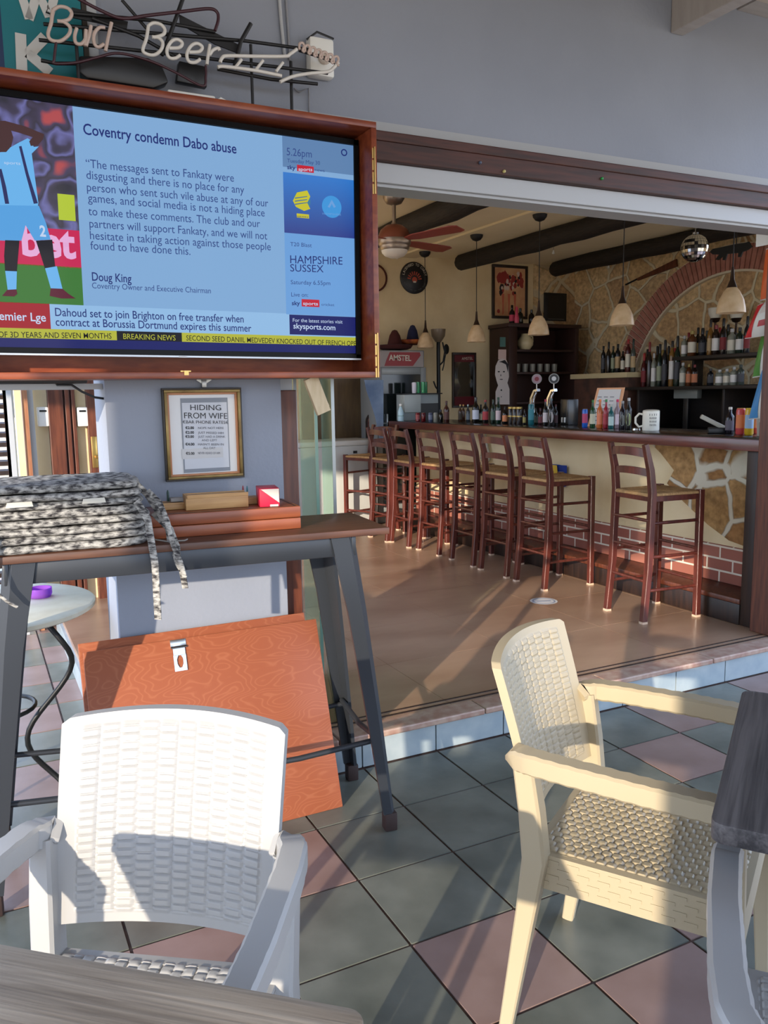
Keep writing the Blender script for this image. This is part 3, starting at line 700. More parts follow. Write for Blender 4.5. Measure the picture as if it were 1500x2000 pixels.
cbox(XR-TH, XR, YF, .685, ZB+TH, ZT-TH, 'side_board'); cbox(XL, XL+TH, YF, .685, ZB+TH, ZT-TH, 'side_board'); cbox(XL, XR, .685, .699, ZB, ZT, 'back_board')
for z0 in (ZT-.165, ZB+.065):
    h0, h1 = z0-.065, z0+.085
    b = MB(); b.tube([(XR-.010-cx, YF-.004-cy, h0-cz), (XR-.010-cx, YF-.003-cy, h1-cz)], .0026, 8)
    for k in range(4): b.box(XR-.0185-cx, XR-.0125-cx, YF-.0015-cy, YF-.0005-cy, h0+k*.038-cz, h0+k*.038+.032-cz)
    b.build('hinge', [m_brass], cab, 40)
b = MB(); q = atv(363, 722, 1, YF); b.box(q.x-.016-cx, q.x+.016-cx, YF+.002-cy, YF+.010-cy, ZB+TH+.0004-cz, ZB+TH+.004-cz); b.box(q.x-.006-cx, q.x+.008-cx, YF-.003-cy, YF+.002-cy, ZB+.010-cz, ZB+TH+.004-cz); b.build('catch', [m_brass], cab)

tv = empty('television', (XR-.667, YT+.03, ZB+.45), 0, 'wide television showing a sports news page inside the wooden cabinet', 'television')
tx, ty, tz = tv.location
TRL = math.radians(0.5); tv.rotation_euler = (0, TRL, 0)        # the set hangs a little crooked
_rm = Matrix.Rotation(-TRL, 3, 'Y'); _cc = Vector(tv.location)+_rm@(CAM_C-Vector(tv.location))
sBR = atv(708, 703, 1, YT); sTR = atv(690, 285, 1, YT); sBB = atv(700, 690, 1, YT)
SX1 = atv(696, 500, 1, YT).x; SZ0 = atv(350, 684, 1, YT).z; SZ1 = atv(415, 246, 1, YT).z
SX0 = SX1-(SZ1-SZ0)*16/9
BX0, BX1, BZ0, BZ1 = SX0-.018, SX1+.018, SZ0-.018, SZ1+.018
BX1 = min(BX1, XR-TH-.008); BX0 = max(BX0, XL+TH+.002)
def tbox(x0, x1, y0, y1, z0, z1, nm, m, bev=0.0): 
    b = MB(); b.box(x0-tx, x1-tx, y0-ty, y1-ty, z0-tz, z1-tz, 0, bev); return b.build(nm, [m], tv, 40)
m_bez = mat('gloss_black', SO(12, 12, 14), .3, spec=.12)
tbox(BX0, BX1, YT+.001, YT+.045, BZ0, BZ1, 'casing', m_bez)
b = MB()
for q in ((BX0, BX1, BZ1-.017, BZ1), (BX0, BX0+.017, BZ0, BZ1), (BX1-.017, BX1, BZ0, BZ1), (BX0, BX1, BZ0, BZ0+.014)): b.box(q[0]-tx, q[1]-tx, YT-.008-ty, YT-ty, q[2]-tz, q[3]-tz)
b.build('bezel', [m_bez], tv)
tbox(BX0, BX1, YT-.011, YT+.02, BZ0-.005, BZ0+.0005, 'silver_strip', mat('silver_trim', SO(186, 190, 194), .3, .6))
q = atv(357, 691, 1, YT-.012); tbox(q.x-.012, q.x+.012, YT-.0125, YT-.011, BZ0-.006, BZ0-.001, 'maker_mark', mat('pale_grey', SO(200, 200, 200), .4))
# the picture on the screen
LAY = [0]
def P2(px, py, k): 
    q = atv(px, py, 1, YT-.0008-k*.0003); return Vector((q.x-tx, q.y-ty, q.z-tz))
def quad(px0, py0, px1, py1, m, nm, k):
    """screen rectangle between two photographed corners"""
    a, c = P2(px0, py0, k), P2(px1, py1, k)
    b = MB(); b.poly([(a.x, a.y, c.z), (c.x, a.y, c.z), (c.x, a.y, a.z), (a.x, a.y, a.z)]); return b.build(nm, [m], tv)
def shape(pts, m, nm, k):
    b = MB(); b.poly([P2(x, y, k) for x, y in pts]); return b.build(nm, [m], tv)
def zc_(px, py): return atv(px, py, 1, YT).z
def rect(x0, x1, z0, z1, m, nm, k):
    y = YT-.0008-k*.0003-ty
    b = MB(); b.poly([(x0-tx, y, z0-tz), (x1-tx, y, z0-tz), (x1-tx, y, z1-tz), (x0-tx, y, z1-tz)]); return b.build(nm, [m], tv)
e_bg = emis('screen_pale_blue', S(126, 167, 210)); e_navy = emis('screen_navy', S(14, 22, 96)); e_txt = emis('screen_ink', S(22, 40, 110)); e_yel = emis('screen_yellow', S(176, 178, 52))
e_blk = emis('screen_black', S(8, 9, 16)); e_red = emis('screen_red', S(158, 18, 32)); e_wht = emis('screen_white', S(190, 208, 236)); e_panel = emis('screen_steel_blue', S(92, 134, 186))
e_sky = emis('screen_sky_blue', S(60, 146, 214)); e_lblue = emis('screen_light_panel', S(104, 156, 214)); e_grass = emis('screen_grass', S(56, 116, 44)); e_mag = emis('screen_banner', S(196, 26, 78))
rect(SX0, SX1, SZ0, SZ1, e_navy, 'screen', 0)
xs = lambda px, py: atv(px, py, 1, YT).x
zT = SZ1; z_tick0 = zc_(200, 664); z_tick1 = zc_(200, 645.5); z_h = zc_(250, 600)
rect(SX0, SX1, z_tick1, SZ1, e_bg, 'page', 1)
xph = xs(152, 400); xcol = xs(555, 450)
# blurred crowd behind the player
Mcr = bpy.data.materials.new('screen_crowd'); Mcr.use_nodes = True; MATS['screen_crowd'] = Mcr
N, L = Mcr.node_tree.nodes, Mcr.node_tree.links; P = N['Principled BSDF']; P.inputs['Base Color'].default_value = (.01, .01, .01, 1)
tc = N.new('ShaderNodeTexCoord'); vo = N.new('ShaderNodeTexNoise'); vo.inputs['Scale'].default_value = 13; vo.inputs['Detail'].default_value = 1.5; L.new(tc.outputs['Object'], vo.inputs['Vector'])
sp = N.new('ShaderNodeSeparateColor'); L.new(vo.outputs['Color'], sp.inputs[0])
r_ = ramp(N, [(.30, S(20, 18, 38)), (.40, S(52, 44, 74)), (.47, S(104, 104, 166)), (.53, S(40, 32, 54)), (.60, S(60, 50, 84)), (.68, S(176, 66, 70))]); L.new(sp.outputs[0], r_.inputs[0])
L.new(r_.outputs[0], P.inputs['Emission Color']); P.inputs['Emission Strength'].default_value = .9
rect(SX0, xph, zc_(80, 450), SZ1, Mcr, 'crowd_picture', 2)
rect(SX0, xph, zc_(80, 520), zc_(80, 445), e_mag, 'banner_picture', 3)
rect(SX0, xph, z_h, zc_(80, 518), e_grass, 'pitch_picture', 3)
quad(112, 378, 148, 432, emis('screen_lime', S(176, 196, 50)), 'vest_picture', 3)
e_kit = emis('screen_kit_blue', S(104, 176, 232)); e_skin = emis('screen_brown', S(70, 44, 44)); e_leg = emis('screen_dark', S(14, 12, 22)); e_boot = emis('screen_boot', S(88, 16, 40)); e_kit2 = emis('screen_kit_shade', S(84, 158, 220)); e_kd = emis('screen_stripe', S(40, 44, 92))
lettering('bet', emis('screen_pale_pink', S(226, 170, 214)), P2(44, 497, 4), P2(149, 504, 4), .088, parent=tv, bold=.03, depth=.0001)
shape([(-6, 300), (10, 294), (34, 280), (54, 270), (60, 274), (66, 287), (76, 286), (62, 300), (66, 330), (75, 396), (74, 402), (-30, 400), (-30, 310)], e_kit, 'shirt_picture', 5)
shape([(-30, 400), (76, 402), (90, 436), (99, 468), (68, 470), (50, 440), (42, 470), (8, 470), (-30, 468)], e_kit2, 'shorts_picture', 5)
shape([(37, 286), (42, 285), (56, 340), (74, 397), (66, 398), (50, 340)], e_kd, 'stripe_picture', 6)
shape([(-3, 330), (3, 330), (12, 365), (18, 398), (10, 398), (4, 365)], e_kd, 'stripe_picture', 6)
shape([(-24, 240), (4, 238), (20, 250), (26, 268), (22, 286), (12, 297), (-2, 297), (-14, 280)], e_skin, 'head_picture', 6)
shape([(-30, 236), (10, 236), (50, 247), (86, 262), (84, 272), (74, 284), (60, 285), (57, 276), (64, 268), (40, 260), (10, 252), (-20, 250)], e_skin, 'arm_picture', 7)
shape([(10, 469), (38, 470), (33, 530), (10, 530), (8, 500)], e_leg, 'leg_picture', 6); shape([(70, 470), (102, 468), (108, 522), (88, 526), (80, 500)], e_leg, 'leg_picture', 6)
shape([(10, 529), (33, 530), (32, 566), (15, 566)], e_kit, 'sock_picture', 7); shape([(88, 524), (111, 520), (122, 564), (100, 566)], e_kit, 'sock_picture', 7)
shape([(4, 578), (14, 566), (32, 565), (34, 574), (28, 579)], e_boot, 'boot_picture', 8); shape([(97, 578), (99, 563), (122, 564), (134, 574), (148, 583), (120, 583)], e_boot, 'boot_picture', 8)
lettering('2', e_wht, P2(78, 461, 7), P2(90, 462, 7), .030, parent=tv, bold=.03, depth=.0001)
lettering('sports', e_wht, P2(8, 320, 7), P2(40, 322, 7), .008, parent=tv, depth=.0001)
# headline bar and ticker
rect(SX0, SX1, z_tick1, z_h, emis('screen_bar_blue', S(142, 184, 224)), 'headline_bar', 2)
rect(SX0, xs(98, 620), z_tick1, z_h+.001, e_red, 'category_box', 3)
rect(SX0, xs(228, 655), z_tick0, z_tick1, e_yel, 'ticker', 2); rect(xs(228, 655), xs(355, 658), z_tick0, z_tick1, e_blk, 'ticker_box', 2); rect(xs(355, 660), SX1, z_tick0, z_tick1, e_yel, 'ticker', 2)
# right-hand column
rect(xcol, SX1, zc_(620, 334), SZ1, emis('screen_grey_blue', S(92, 128, 172)), 'clock_panel', 3)
Mb2 = bpy.data.materials.new('screen_blue_fade'); Mb2.use_nodes = True
N, L = Mb2.node_tree.nodes, Mb2.node_tree.links; P = N['Principled BSDF']; P.inputs['Base Color'].default_value = (.01, .01, .01, 1)
tc = N.new('ShaderNodeTexCoord'); sx = N.new('ShaderNodeSeparateXYZ'); L.new(tc.outputs['Generated'], sx.inputs[0]); r_ = ramp(N, [(0, S(14, 44, 130)), (1, S(26, 112, 196))]); L.new(sx.outputs[2], r_.inputs[0]); L.new(r_.outputs[0], P.inputs['Emission Color']); P.inputs['Emission Strength'].default_value = 1
rect(xcol, SX1, zc_(620, 460), zc_(620, 344), Mb2, 'club_panel', 3)
rect(xcol, SX1, zc_(640, 617), zc_(620, 460), e_lblue, 'fixture_panel', 3)
rect(xs(565, 630), SX1, zc_(630, 655), zc_(630, 617), e_navy, 'web_panel', 4)
def disc(px, py, r, m, nm, k, n=28):
    c = P2(px, py, k); b = MB(); b.poly([(c.x+r*math.cos(2*PI*i/n), c.y, c.z+r*math.sin(2*PI*i/n)) for i in range(n)]); return b.build(nm, [m], tv)
disc(648, 404, .036, e_sky, 'club_badge', 4); disc(590, 392, .030, emis('screen_mid_blue', S(60, 120, 150)), 'club_badge', 4); 
shape([(572, 392), (580, 376), (600, 372), (606, 384), (600, 396), (606, 408), (594, 412), (578, 404)], emis('screen_gold', S(196, 190, 40)), 'hawk_mark', 5)
for k in range(3): shape([(576, 386+k*6), (600, 383+k*6), (600, 384.5+k*6), (576, 388+k*6)], emis('screen_mid_blue2', S(40, 100, 150)), 'hawk_line', 6)
rect(xs(579, 420), xs(603, 420), zc_(590, 426), zc_(590, 418), emis('screen_gold', 0), 'club_name', 5)
lettering('HAWKS', e_navy, P2(580, 424.5, 6), P2(602, 426, 6), .006, parent=tv, depth=.0001)
lettering('HAMPSHIRE', e_lblue, P2(630, 419, 5), P2(666, 421, 5), .006, parent=tv, depth=.0001); shape([(640, 404), (648, 390), (656, 404), (652, 406), (648, 398), (644, 406)], e_lblue, 'badge_mark', 5)
b = MB(); c = P2(672, 298, 4); b.tube([(c.x+.0095*math.cos(2*PI*i/20), c.y, c.z+.0095*math.sin(2*PI*i/20)) for i in range(20)], .002, 6, 0, True); b.build('ring_mark', [e_txt], tv)
e_td = emis('screen_soft_ink', S(46, 70, 130))
for s, x0, y0, x1, y1, cap, m, bo in (
    ('Coventry condemn Dabo abuse', 163, 262, 462, 300, .031, e_txt, .012),
    ('\u201cThe messages sent to Fankaty were', 168, 327, 457, 355, .0245, e_td, 0), ('disgusting and there is no place for any', 169, 349, 477, 378, .0245, e_td, 0),
    ('person who sent such vile abuse at any of our', 170, 373, 524, 404, .0245, e_td, 0), ('games, and social media is not a hiding place', 172, 394, 517, 423, .0245, e_td, 0),
    ('to make these comments. The club and our', 173, 420, 508, 444, .0245, e_td, 0), ('partners will support Fankaty, and we will not', 175, 444, 522, 468, .0245, e_td, 0),
    ('hesitate in taking action against those people', 176, 467, 529, 489, .0245, e_td, 0), ('found to have done this.', 177, 487, 372, 498, .0245, e_td, 0),
    ('Doug King', 180, 548, 257, 552, .025, e_txt, .01), ('Coventry Owner and Executive Chairman', 180, 563, 412, 573, .0175, e_td, 0),
    ('Dahoud set to join Brighton on free transfer when', 108, 617, 476, 630, .024, e_txt, .006), ('contract at Borussia Dortmund expires this summer', 109, 636, 491, 648, .024, e_txt, .006),
    ('Premier Lge', -22, 624, 90, 628, .024, e_wht, .012),
    ('OF 3D YEARS AND SEVEN MONTHS', -3, 658.5, 218, 661.5, .0165, e_blk, .004), ('BREAKING NEWS', 241, 662, 343, 665, .0165, e_yel, .002),
    ('SECOND SEED DANIIL MEDVEDEV KNOCKED OUT OF FRENCH OPE', 364, 665, 695, 675.5, .0165, e_blk, .004),
    ('5.26pm', 560, 303, 609, 308, .024, e_td, 0), ('Tuesday May 30', 561, 317, 625, 322, .012, e_td, 0), ('sky', 561, 330, 577, 332, .013, e_txt, .02), ('news', 615, 334, 634, 336, .009, e_td, 0),
    ('T20 Blast', 567, 480.5, 609, 483, .013, e_td, 0), ('HAMPSHIRE', 567, 514, 669, 517, .026, e_txt, 0), ('SUSSEX', 567, 530, 632, 532, .024, e_txt, 0),
    ('Saturday 6.55pm', 568, 555, 645, 557, .014, e_td, 0), ('Live on:', 569, 579, 602, 580, .014, e_td, 0), ('sky', 570, 596, 586, 596, .014, e_txt, .02), ('cricket', 628, 597, 653, 598, .009, e_td, 0),
    ('For the latest stories visit', 572, 628.5, 669, 632, .012, e_wht, 0), ('skysports.com', 573, 641.5, 655, 645, .018, e_wht, .012)):
    lettering(s, m, P2(x0, y0, 6), P2(x1, y1, 6), cap, parent=tv, bold=bo, depth=.0001)
for x0, y0, x1, y1 in ((580, 321.5, 613, 338), (589, 584, 624, 600)):
    quad(x0, y0, x1, y1, emis('screen_sports_red', S(190, 22, 44)), 'sports_box', 5)
    lettering('sports', e_wht, P2(x0+3, y1-4.5, 7), P2(x1-3, y1-3.5, 7), .011, parent=tv, bold=.01, depth=.0001)
# cables behind and under the cabinet
b = MB(); b.tube([at(105, 742, 1, .74), at(112, 752, 1, .72), at(140, 752, 1, .70), at(160, 765, 1, .70), at(185, 776, 1, .72), at(206, 779, 1, .74), at(214, 778, 1, .80)], .004, 8)
tag(b.build('cable', [m_black], None, 60), 'black cable looping under the television cabinet', 'cable')
b = MB(); b.box(-1.75, -.869, .74, .80, 1.466, 1.484)
tag(b.build('trim_14', [m_trim], None), 'thin white rail beside the pillar', None, None, 'structure')
bx = empty('aerial_box', (-1.05, .77, 1.484), 0, 'flat black box lying on the white rail under the television', 'electronic box')
b = MB(); b.box(-.16, .13, -.08, .08, .0005, .05, 0, .004); b.build('box_body', [m_black], bx, 40)
b = MB(); b.box(-.1, -.06, -.0815, -.0795, .015, .02); b.build('front_slot', [mat('pale_grey', 0)], bx)
# small tin figure hung over the picture, seen below the cabinet
pl = empty('wooden_strut', at(612, 745, 1, .56), 0, 'pale oak strut hanging slanted below the television cabinet', 'strut')
q0 = at(606, 738, 1, .56)-Vector(pl.location); q1 = at(632, 806, 1, .56)-Vector(pl.location)
m_oak = mat('pale_oak', SO(216, 196, 160), .55, col2=SO(198, 176, 138), scale=5, stretch=(12, 12, 2))
b = MB(); b.bar(q0, q1, .050, .018, side=(1, 0, .35)); b.build('batten', [m_oak], pl, 40)
b = MB(); b.bar(q0+Vector((.012, .012, 0)), q1+Vector((.018, .012, .02)), .016, .014, side=(1, 0, .35)); b.build('cleat', [m_oak], pl, 40)

# ------------------------------------------------------------------ framed joke sign on the pillar
FX0, FX1, FZ0_, FZ1_ = -.692, -.424, 1.158, 1.466
pf = empty('picture_frame', ((FX0+FX1)/2, .699, (FZ0_+FZ1_)/2), 0, 'gold and black framed notice hanging on the white pillar', 'picture frame')
ox, oy, oz = pf.location; w, h = (FX1-FX0)/2, (FZ1_-FZ0_)/2
m_gold = mat('dull_gold_frame', SO(150, 126, 72), .4, .5, col2=SO(112, 88, 46), scale=12); m_fd = mat('dark_frame_rim', SO(52, 44, 34), .5); m_orng = mat('frame_inner_orange', SO(190, 128, 84), .5)
def ring(x, z, wd, y0, y1, m, nm):
    b = MB(); b.box(-x, x, y0, y1, z-wd, z, 0, .001); b.box(-x, x, y0, y1, -z, -z+wd, 0, .001); b.box(-x, -x+wd, y0, y1, -z+wd, z-wd, 0, .001); b.box(x-wd, x, y0, y1, -z+wd, z-wd, 0, .001); return b.build(nm, [m], pf, 40)
ring(w, h, .006, -.020, -.001, m_fd, 'outer_rim'); ring(w-.006, h-.006, .009, -.024, -.001, m_gold, 'moulding'); ring(w-.0151, h-.0151, .007, -.016, -.001, m_orng, 'inner_rim')
b = MB(); b.box(-w+.02, w-.02, -.009, -.002, -h+.02, h-.02); b.build('white_mount', [mat('white_card', SO(226, 226, 224), .5)], pf)
def F(px, py, k=0): q = at(px, py, 1, .6885-k*.0004); return Vector((q.x-ox, q.y-oy, q.z-oz))
def fq(x0, y0, x1, y1, m, nm, k):
    a, c = F(x0, y0, k), F(x1, y1, k); b = MB(); b.poly([(a.x, a.y, c.z), (c.x, a.y, c.z), (c.x, a.y, a.z), (a.x, a.y, a.z)]); return b.build(nm, [m], pf)
m_paper = mat('pale_grey_paper', SO(204, 207, 212), .5); m_pd = mat('grey_paper', SO(132, 138, 146), .5); m_ink = mat('black_ink', SO(32, 32, 36), .6); m_ink2 = mat('grey_ink', SO(96, 98, 106), .6)
fq(352, 778, 450, 919, m_pd, 'notice', 0); fq(355, 787, 448, 912, m_paper, 'notice_centre', 1)
fq(355, 877, 436, 893, mat('clear_tape', SO(196, 196, 196), .2), 'tape_strip', 2)
for s, x0, y0, x1, y1, cap, m, bo in (('HIDING', 372, 801, 432, 801.5, .0185, m_ink, .0), ('FROM WIFE', 360, 817, 444, 818, .0195, m_ink, 0), ('\u20acBAR PHONE RATES\u20ac', 357, 827, 446, 828, .0105, m_ink, .0),
    ('\u20ac2.00', 362, 838, 379, 838, .0085, m_ink, .03), ('NOPE NOT HERE', 387, 838, 437, 838, .0075, m_ink2, 0), ('\u20ac2.00', 362, 847, 379, 847, .0085, m_ink, .03), ('JUST MISSED HIM', 387, 847, 437, 848, .0075, m_ink2, 0),
    ('\u20ac3.00', 362, 855, 379, 855, .0085, m_ink, .03), ('JUST HAD A DRINK', 387, 855, 440, 855, .0075, m_ink2, 0), ('AND LEFT', 394, 862, 424, 862, .0075, m_ink2, 0), ('\u20ac4.00', 362, 870, 380, 870, .0085, m_ink, .03), ("HASN'T BEEN IN", 387, 870, 437, 870, .0075, m_ink2, 0),
    ('ALL DAY', 397, 877, 421, 877, .0075, m_ink2, 0), ('\u20ac5.00', 363, 888, 380, 888, .0085, m_ink, .03), ('NEVER HEARD OF HIM', 387, 887, 430, 887, .0075, m_ink2, 0)):
    lettering(s, m, F(x0, y0, 3), F(x1, y1, 3), cap, parent=pf, bold=bo, depth=.0003)
t = empty('tin_bracket', (at(398, 750, 1, .69).x, .699, FZ1_), 0, 'small silver tin ornament above the framed notice', 'ornament')
m_tin = mat('tin', SO(176, 178, 176), .3, .8)
b = MB(); b.box(-.008, .008, -.016, -.004, .0005, .03, 0, .002); b.prism([(-.004, -.012, .012), (-.026, -.014, .026), (-.020, -.014, .030), (-.002, -.012, .02)], (0, .002, 0)); b.prism([(.004, -.012, .012), (.026, -.014, .026), (.020, -.014, .030), (.002, -.012, .02)], (0, .002, 0)); b.box(-.018, .018, -.014, -.004, .026, .030)
b.build('figure', [m_tin], t, 40)

# ------------------------------------------------------------------ teal letter board
sg = empty('letter_board', (-1.06, .699, 2.62), 0, 'teal board with big white letters behind the neon sign', 'sign')
ox2, oy2, oz2 = sg.location
m_teal = mat('teal_paint_board', SO(0, 120, 130), .5); m_navy = mat('navy_paint', SO(20, 50, 92), .5); m_lt = mat('white_letter', SO(214, 214, 210), .5)
xR = at(160, 60, 1, .69).x; xN = at(4, 60, 1, .69).x
b = MB(); b.box(xN-ox2, xR-ox2, -.012, -.001, 2.34-oz2, 2.86-oz2); b.build('board', [m_teal], sg)
b = MB(); b.box(xN-.08-ox2, xN-ox2, -.012, -.001, 2.34-oz2, 2.86-oz2); b.build('navy_border', [m_navy], sg)
def G(px, py): q = at(px, py, 1, .686); return Vector((q.x-ox2, q.y-oy2, q.z-oz2))
def bars(segs, wd, nm):
    b = MB()
    for a, c in segs: b.bar(G(*a), G(*c), wd, .006, side=(0, 0, 1) if abs(a[0]-c[0]) > abs(a[1]-c[1]) else (1, 0, 0))
    return b.build(nm, [m_lt], sg)
bars([((40, 66), (43, 146)), ((54, 108), (88, 72)), ((54, 104), (98, 142))], .030, 'letter'); bars([((36, -28), (57, 38)), ((57, 38), (74, -16)), ((74, -16), (96, 34)), ((96, 34), (112, -30))], .024, 'letter')
b = MB(); b.box(xR+.002-ox2, xR+.016-ox2, -.014, -.001, 2.34-oz2, 2.86-oz2); b.build('dark_edge', [m_fd], sg)
b = MB(); b.box(xR+.017, xR+.045, .690, .699, 2.34, 2.9); tag(b.build('trim_15', [m_trim], None), None, None, None, 'structure')

# ------------------------------------------------------------------ unlit neon guitar sign standing over the cabinet
ns = empty('neon_sign', (-.55, .60, ZT), 0, 'unlit guitar-shaped neon beer sign on black rods above the television', 'neon sign')
NO = Vector(ns.location); YN = .575
def Np(px, py, y=YN): return at(px, py, 1, y)-NO
m_rod = mat('black_rod', SO(22, 22, 24), .5); m_mar = mat('maroon_tube', SO(64, 30, 40), .4); m_tubw = mat('white_neon_tube', SO(226, 222, 214), .3); m_tubp = mat('pinkish_neon_tube', SO(206, 184, 172), .3)
def tube(pts, r, m, nm, y=YN, closed=False, sm=True):
    q = [Np(a, c, y) for a, c in pts]
    if sm and len(q) > 2:
        out = []
        for i in range(len(q)-1):
            p0, p1, p2, p3 = q[max(i-1, 0)], q[i], q[i+1], q[min(i+2, len(q)-1)]
            for k in range(6):
                t = k/6; out.append(.5*((2*p1)+(p2-p0)*t+(2*p0-5*p1+4*p2-p3)*t*t+(3*p1-p0-3*p2+p3)*t**3))
        out.append(q[-1]); q = out
    b = MB(); b.tube(q, r, 8, 0, closed); return b.build(nm, [m], ns, 60)
for a in (((85, 47), (480, 80), (605, 97)), ((76, 78), (330, 105), (640, 143)), ((140, 26), (300, 40), (420, 62)), ((80, 118), (110, 124), (150, 124)), ((425, 135), (530, 155), (620, 164))): tube(a, .0055, m_rod, 'rod', YN+.03, sm=False)
tube(((180, 36), (270, 70), (340, 110)), .0055, m_rod, 'rod', YN+.025, sm=False); tube(((238, 0), (290, 60)), .005, m_rod, 'rod', YN+.04, sm=False); tube(((357, -2), (335, 60), (316, 108)), .006, m_rod, 'rod', YN+.02, sm=False); tube(((490, 46), (470, 82), (458, 130)), .0065, m_rod, 'rod', YN+.015, sm=False)
tube(((568, 120), (570, 215)), .0055, m_rod, 'rod', YN+.05, sm=False)
b = MB(); b.prism([Np(350, 28, YN+.035), Np(425, 66, YN+.035), Np(472, 90, YN+.035), Np(466, 104, YN+.035), Np(420, 86, YN+.035), Np(352, 46, YN+.035)], (0, .006, 0)); b.build('plate', [m_rod], ns)
b = MB(); b.prism([Np(140, 14, YN+.035), Np(250, 42, YN+.035), Np(248, 56, YN+.035), Np(142, 34, YN+.035)], (0, .006, 0)); b.build('plate', [m_rod], ns)
b = MB(); b.prism([Np(155, 108, YN+.04), Np(290, 112, YN+.04), Np(318, 130, YN+.04), Np(330, 160, YN+.04), Np(300, 172, YN+.04), Np(170, 152, YN+.04), Np(152, 138, YN+.04)], (0, .05, 0), 0, .006); b.build('transformer', [m_black], ns, 40)
b = MB(); b.prism([Np(350, 118, YN+.05), Np(405, 130, YN+.05), Np(405, 170, YN+.05), Np(345, 158, YN+.05)], (0, .03, 0), 0, .004); b.build('transformer', [m_black], ns, 40)
tube(((150, -4), (200, 22), (240, 36), (290, 30), (360, 22), (408, 17), (424, 24), (426, 40), (420, 60)), .005, m_mar, 'red_tube')
tube(((110, 80), (106, 115), (108, 124), (150, 122), (190, 112), (232, 104), (290, 118), (340, 140), (395, 168), (402, 150), (402, 128)), .004, m_mar, 'red_tube')
LW = .0052
tube(((103, 20), (100, 45), (94, 66), (100, 78), (118, 80), (134, 68), (137, 54), (125, 43), (112, 41)), LW, m_tubp, 'letter'); tube(((103, 20), (116, 13), (132, 16), (140, 26), (134, 38), (118, 42)), LW, m_tubp, 'letter')
tube(((150, 55), (146, 70), (148, 83), (158, 86), (167, 76), (168, 58), (166, 90)), LW, m_tubp, 'letter')
tube(((205, 54), (194, 54), (184, 66), (184, 84), (192, 92), (203, 86)), LW, m_tubp, 'letter'); tube(((218, 44), (212, 70), (206, 100)), LW, m_tubp, 'letter'); tube(((178, 50), (174, 70), (168, 90)), LW, m_tubp, 'letter')
tube(((290, 50), (286, 75), (279, 98), (288, 106), (302, 107), (314, 98), (318, 84), (310, 74), (297, 72)), LW, m_tubw, 'letter'); tube(((290, 50), (300, 45), (314, 48), (322, 58), (318, 68), (300, 73)), LW, m_tubw, 'letter')
for dx in (0, 39): tube(((330+dx, 94+dx*.2), (350+dx, 93+dx*.2), (356+dx, 84+dx*.2), (346+dx, 77+dx*.2), (334+dx, 82+dx*.2), (326+dx, 98+dx*.2), (330+dx, 112+dx*.2), (342+dx, 114+dx*.2), (352+dx, 108+dx*.2)), LW, m_tubw, 'letter')
tube(((410, 87), (407, 106), (404, 126)), LW, m_tubw, 'letter'); tube(((409, 108), (416, 98), (426, 94), (429, 99)), LW, m_tubw, 'letter')
tube(((430, 122), (434, 113), (445, 109), (500, 110), (556, 110), (566, 106), (580, 96)), .0055, m_tubw, 'neck_tube'); tube(((425, 131), (440, 130), (500, 138), (550, 148)), .0055, m_tubw, 'neck_tube')
tube(((547, 160), (570, 150), (600, 144), (640, 140), (652, 132), (661, 122)), .0055, m_tubw, 'neck_tube')
for x, y in ((472, 116), (514, 118), (553, 122)): tube(((x, y), (x-14, y+18)), .0048, m_tubw, 'fret_tube', sm=False)
for k in range(7):
    x, y = 589+k*11.2, 90+k*4.4
    tube(((x-4, y+7), (x-4, y-4), (x+2, y-6), (x+5, y), (x+2, y+8), (x+6, y+12)), .0042, m_tubp, 'peg_tube', YN-.004)
tube(((584, 98), (630, 112), (654, 122)), .006, m_rod, 'rod', YN+.02, sm=False)
for s in (-1, 1):
    q = Np(320+s*170, 100, YN+.03); b = MB(); b.tube([(q.x, q.y, 0.001), (q.x, q.y, q.z+.02)], .005, 8); b.build('post', [m_rod], ns, 60)
# sockets, conduit and adaptor on the wall
t = empty('wall_socket', (at(622, 118, 1, .69).x, .699, at(622, 118, 1, .69).z), 0, 'white outdoor socket on the wall behind the guitar head of the neon sign', 'socket')
b = MB(); b.box(-.045, .045, -.045, 0, -.062, .062, 0, .010); b.build('socket_body', [m_white], t, 40)
b = MB(); b.lathe([(.02, 0), (.022, .006), (.016, .010)], 20); o = b.build('socket_face', [mat('ivory_plastic', SO(206, 190, 172), .4)], t, 40, (0.005, -.045, -.005), (PI/2, 0, 0))
b = MB(); b.tube([(-.05, -.03, .05), (-.02, -.05, .072), (.04, -.05, .06)], .0035, 6); b.build('plug_lead', [m_black], t, 60)
b = MB(); b.tube([at(545, -10, 1, .692), at(549, 40, 1, .692), at(556, 110, 1, .692)], .006, 8); tag(b.build('conduit', [m_trim], None, 60), 'white cable duct running up the grey-white wall', 'conduit')
b = MB(); b.tube([at(558, -10, 1, .694), at(563, 60, 1, .694), at(566, 118, 1, .694)], .004, 8); tag(b.build('wall_cable', [mat('grey_cable', SO(150, 152, 158), .5)], None, 60), 'grey cable clipped beside the white duct', 'cable')
b = MB(); b.tube([at(574, 172, 1, .692), at(584, 180, 1, .692), at(603, 172, 1, .692), at(604, 220, 1, .692)], .003, 6); tag(b.build('wall_cable', [mat('grey_cable', 0)], None, 60), 'thin grey cable drooping below the outdoor socket', 'cable')
t = empty('power_adaptor', (at(370, 178, 1, .64).x, .64, ZT+.0005), 0, 'white power block lying on the television cabinet under the neon sign', 'adaptor')
b = MB(); b.box(-.075, .075, -.03, .03, 0, .045, 0, .006); b.build('block', [m_white], t, 40)
b = MB(); b.tube([(.075, 0, .03), (.10, 0, .05), (.125, .0, .04), (.13, 0, .004)], .004, 8); b.build('lead', [m_white], t, 60)

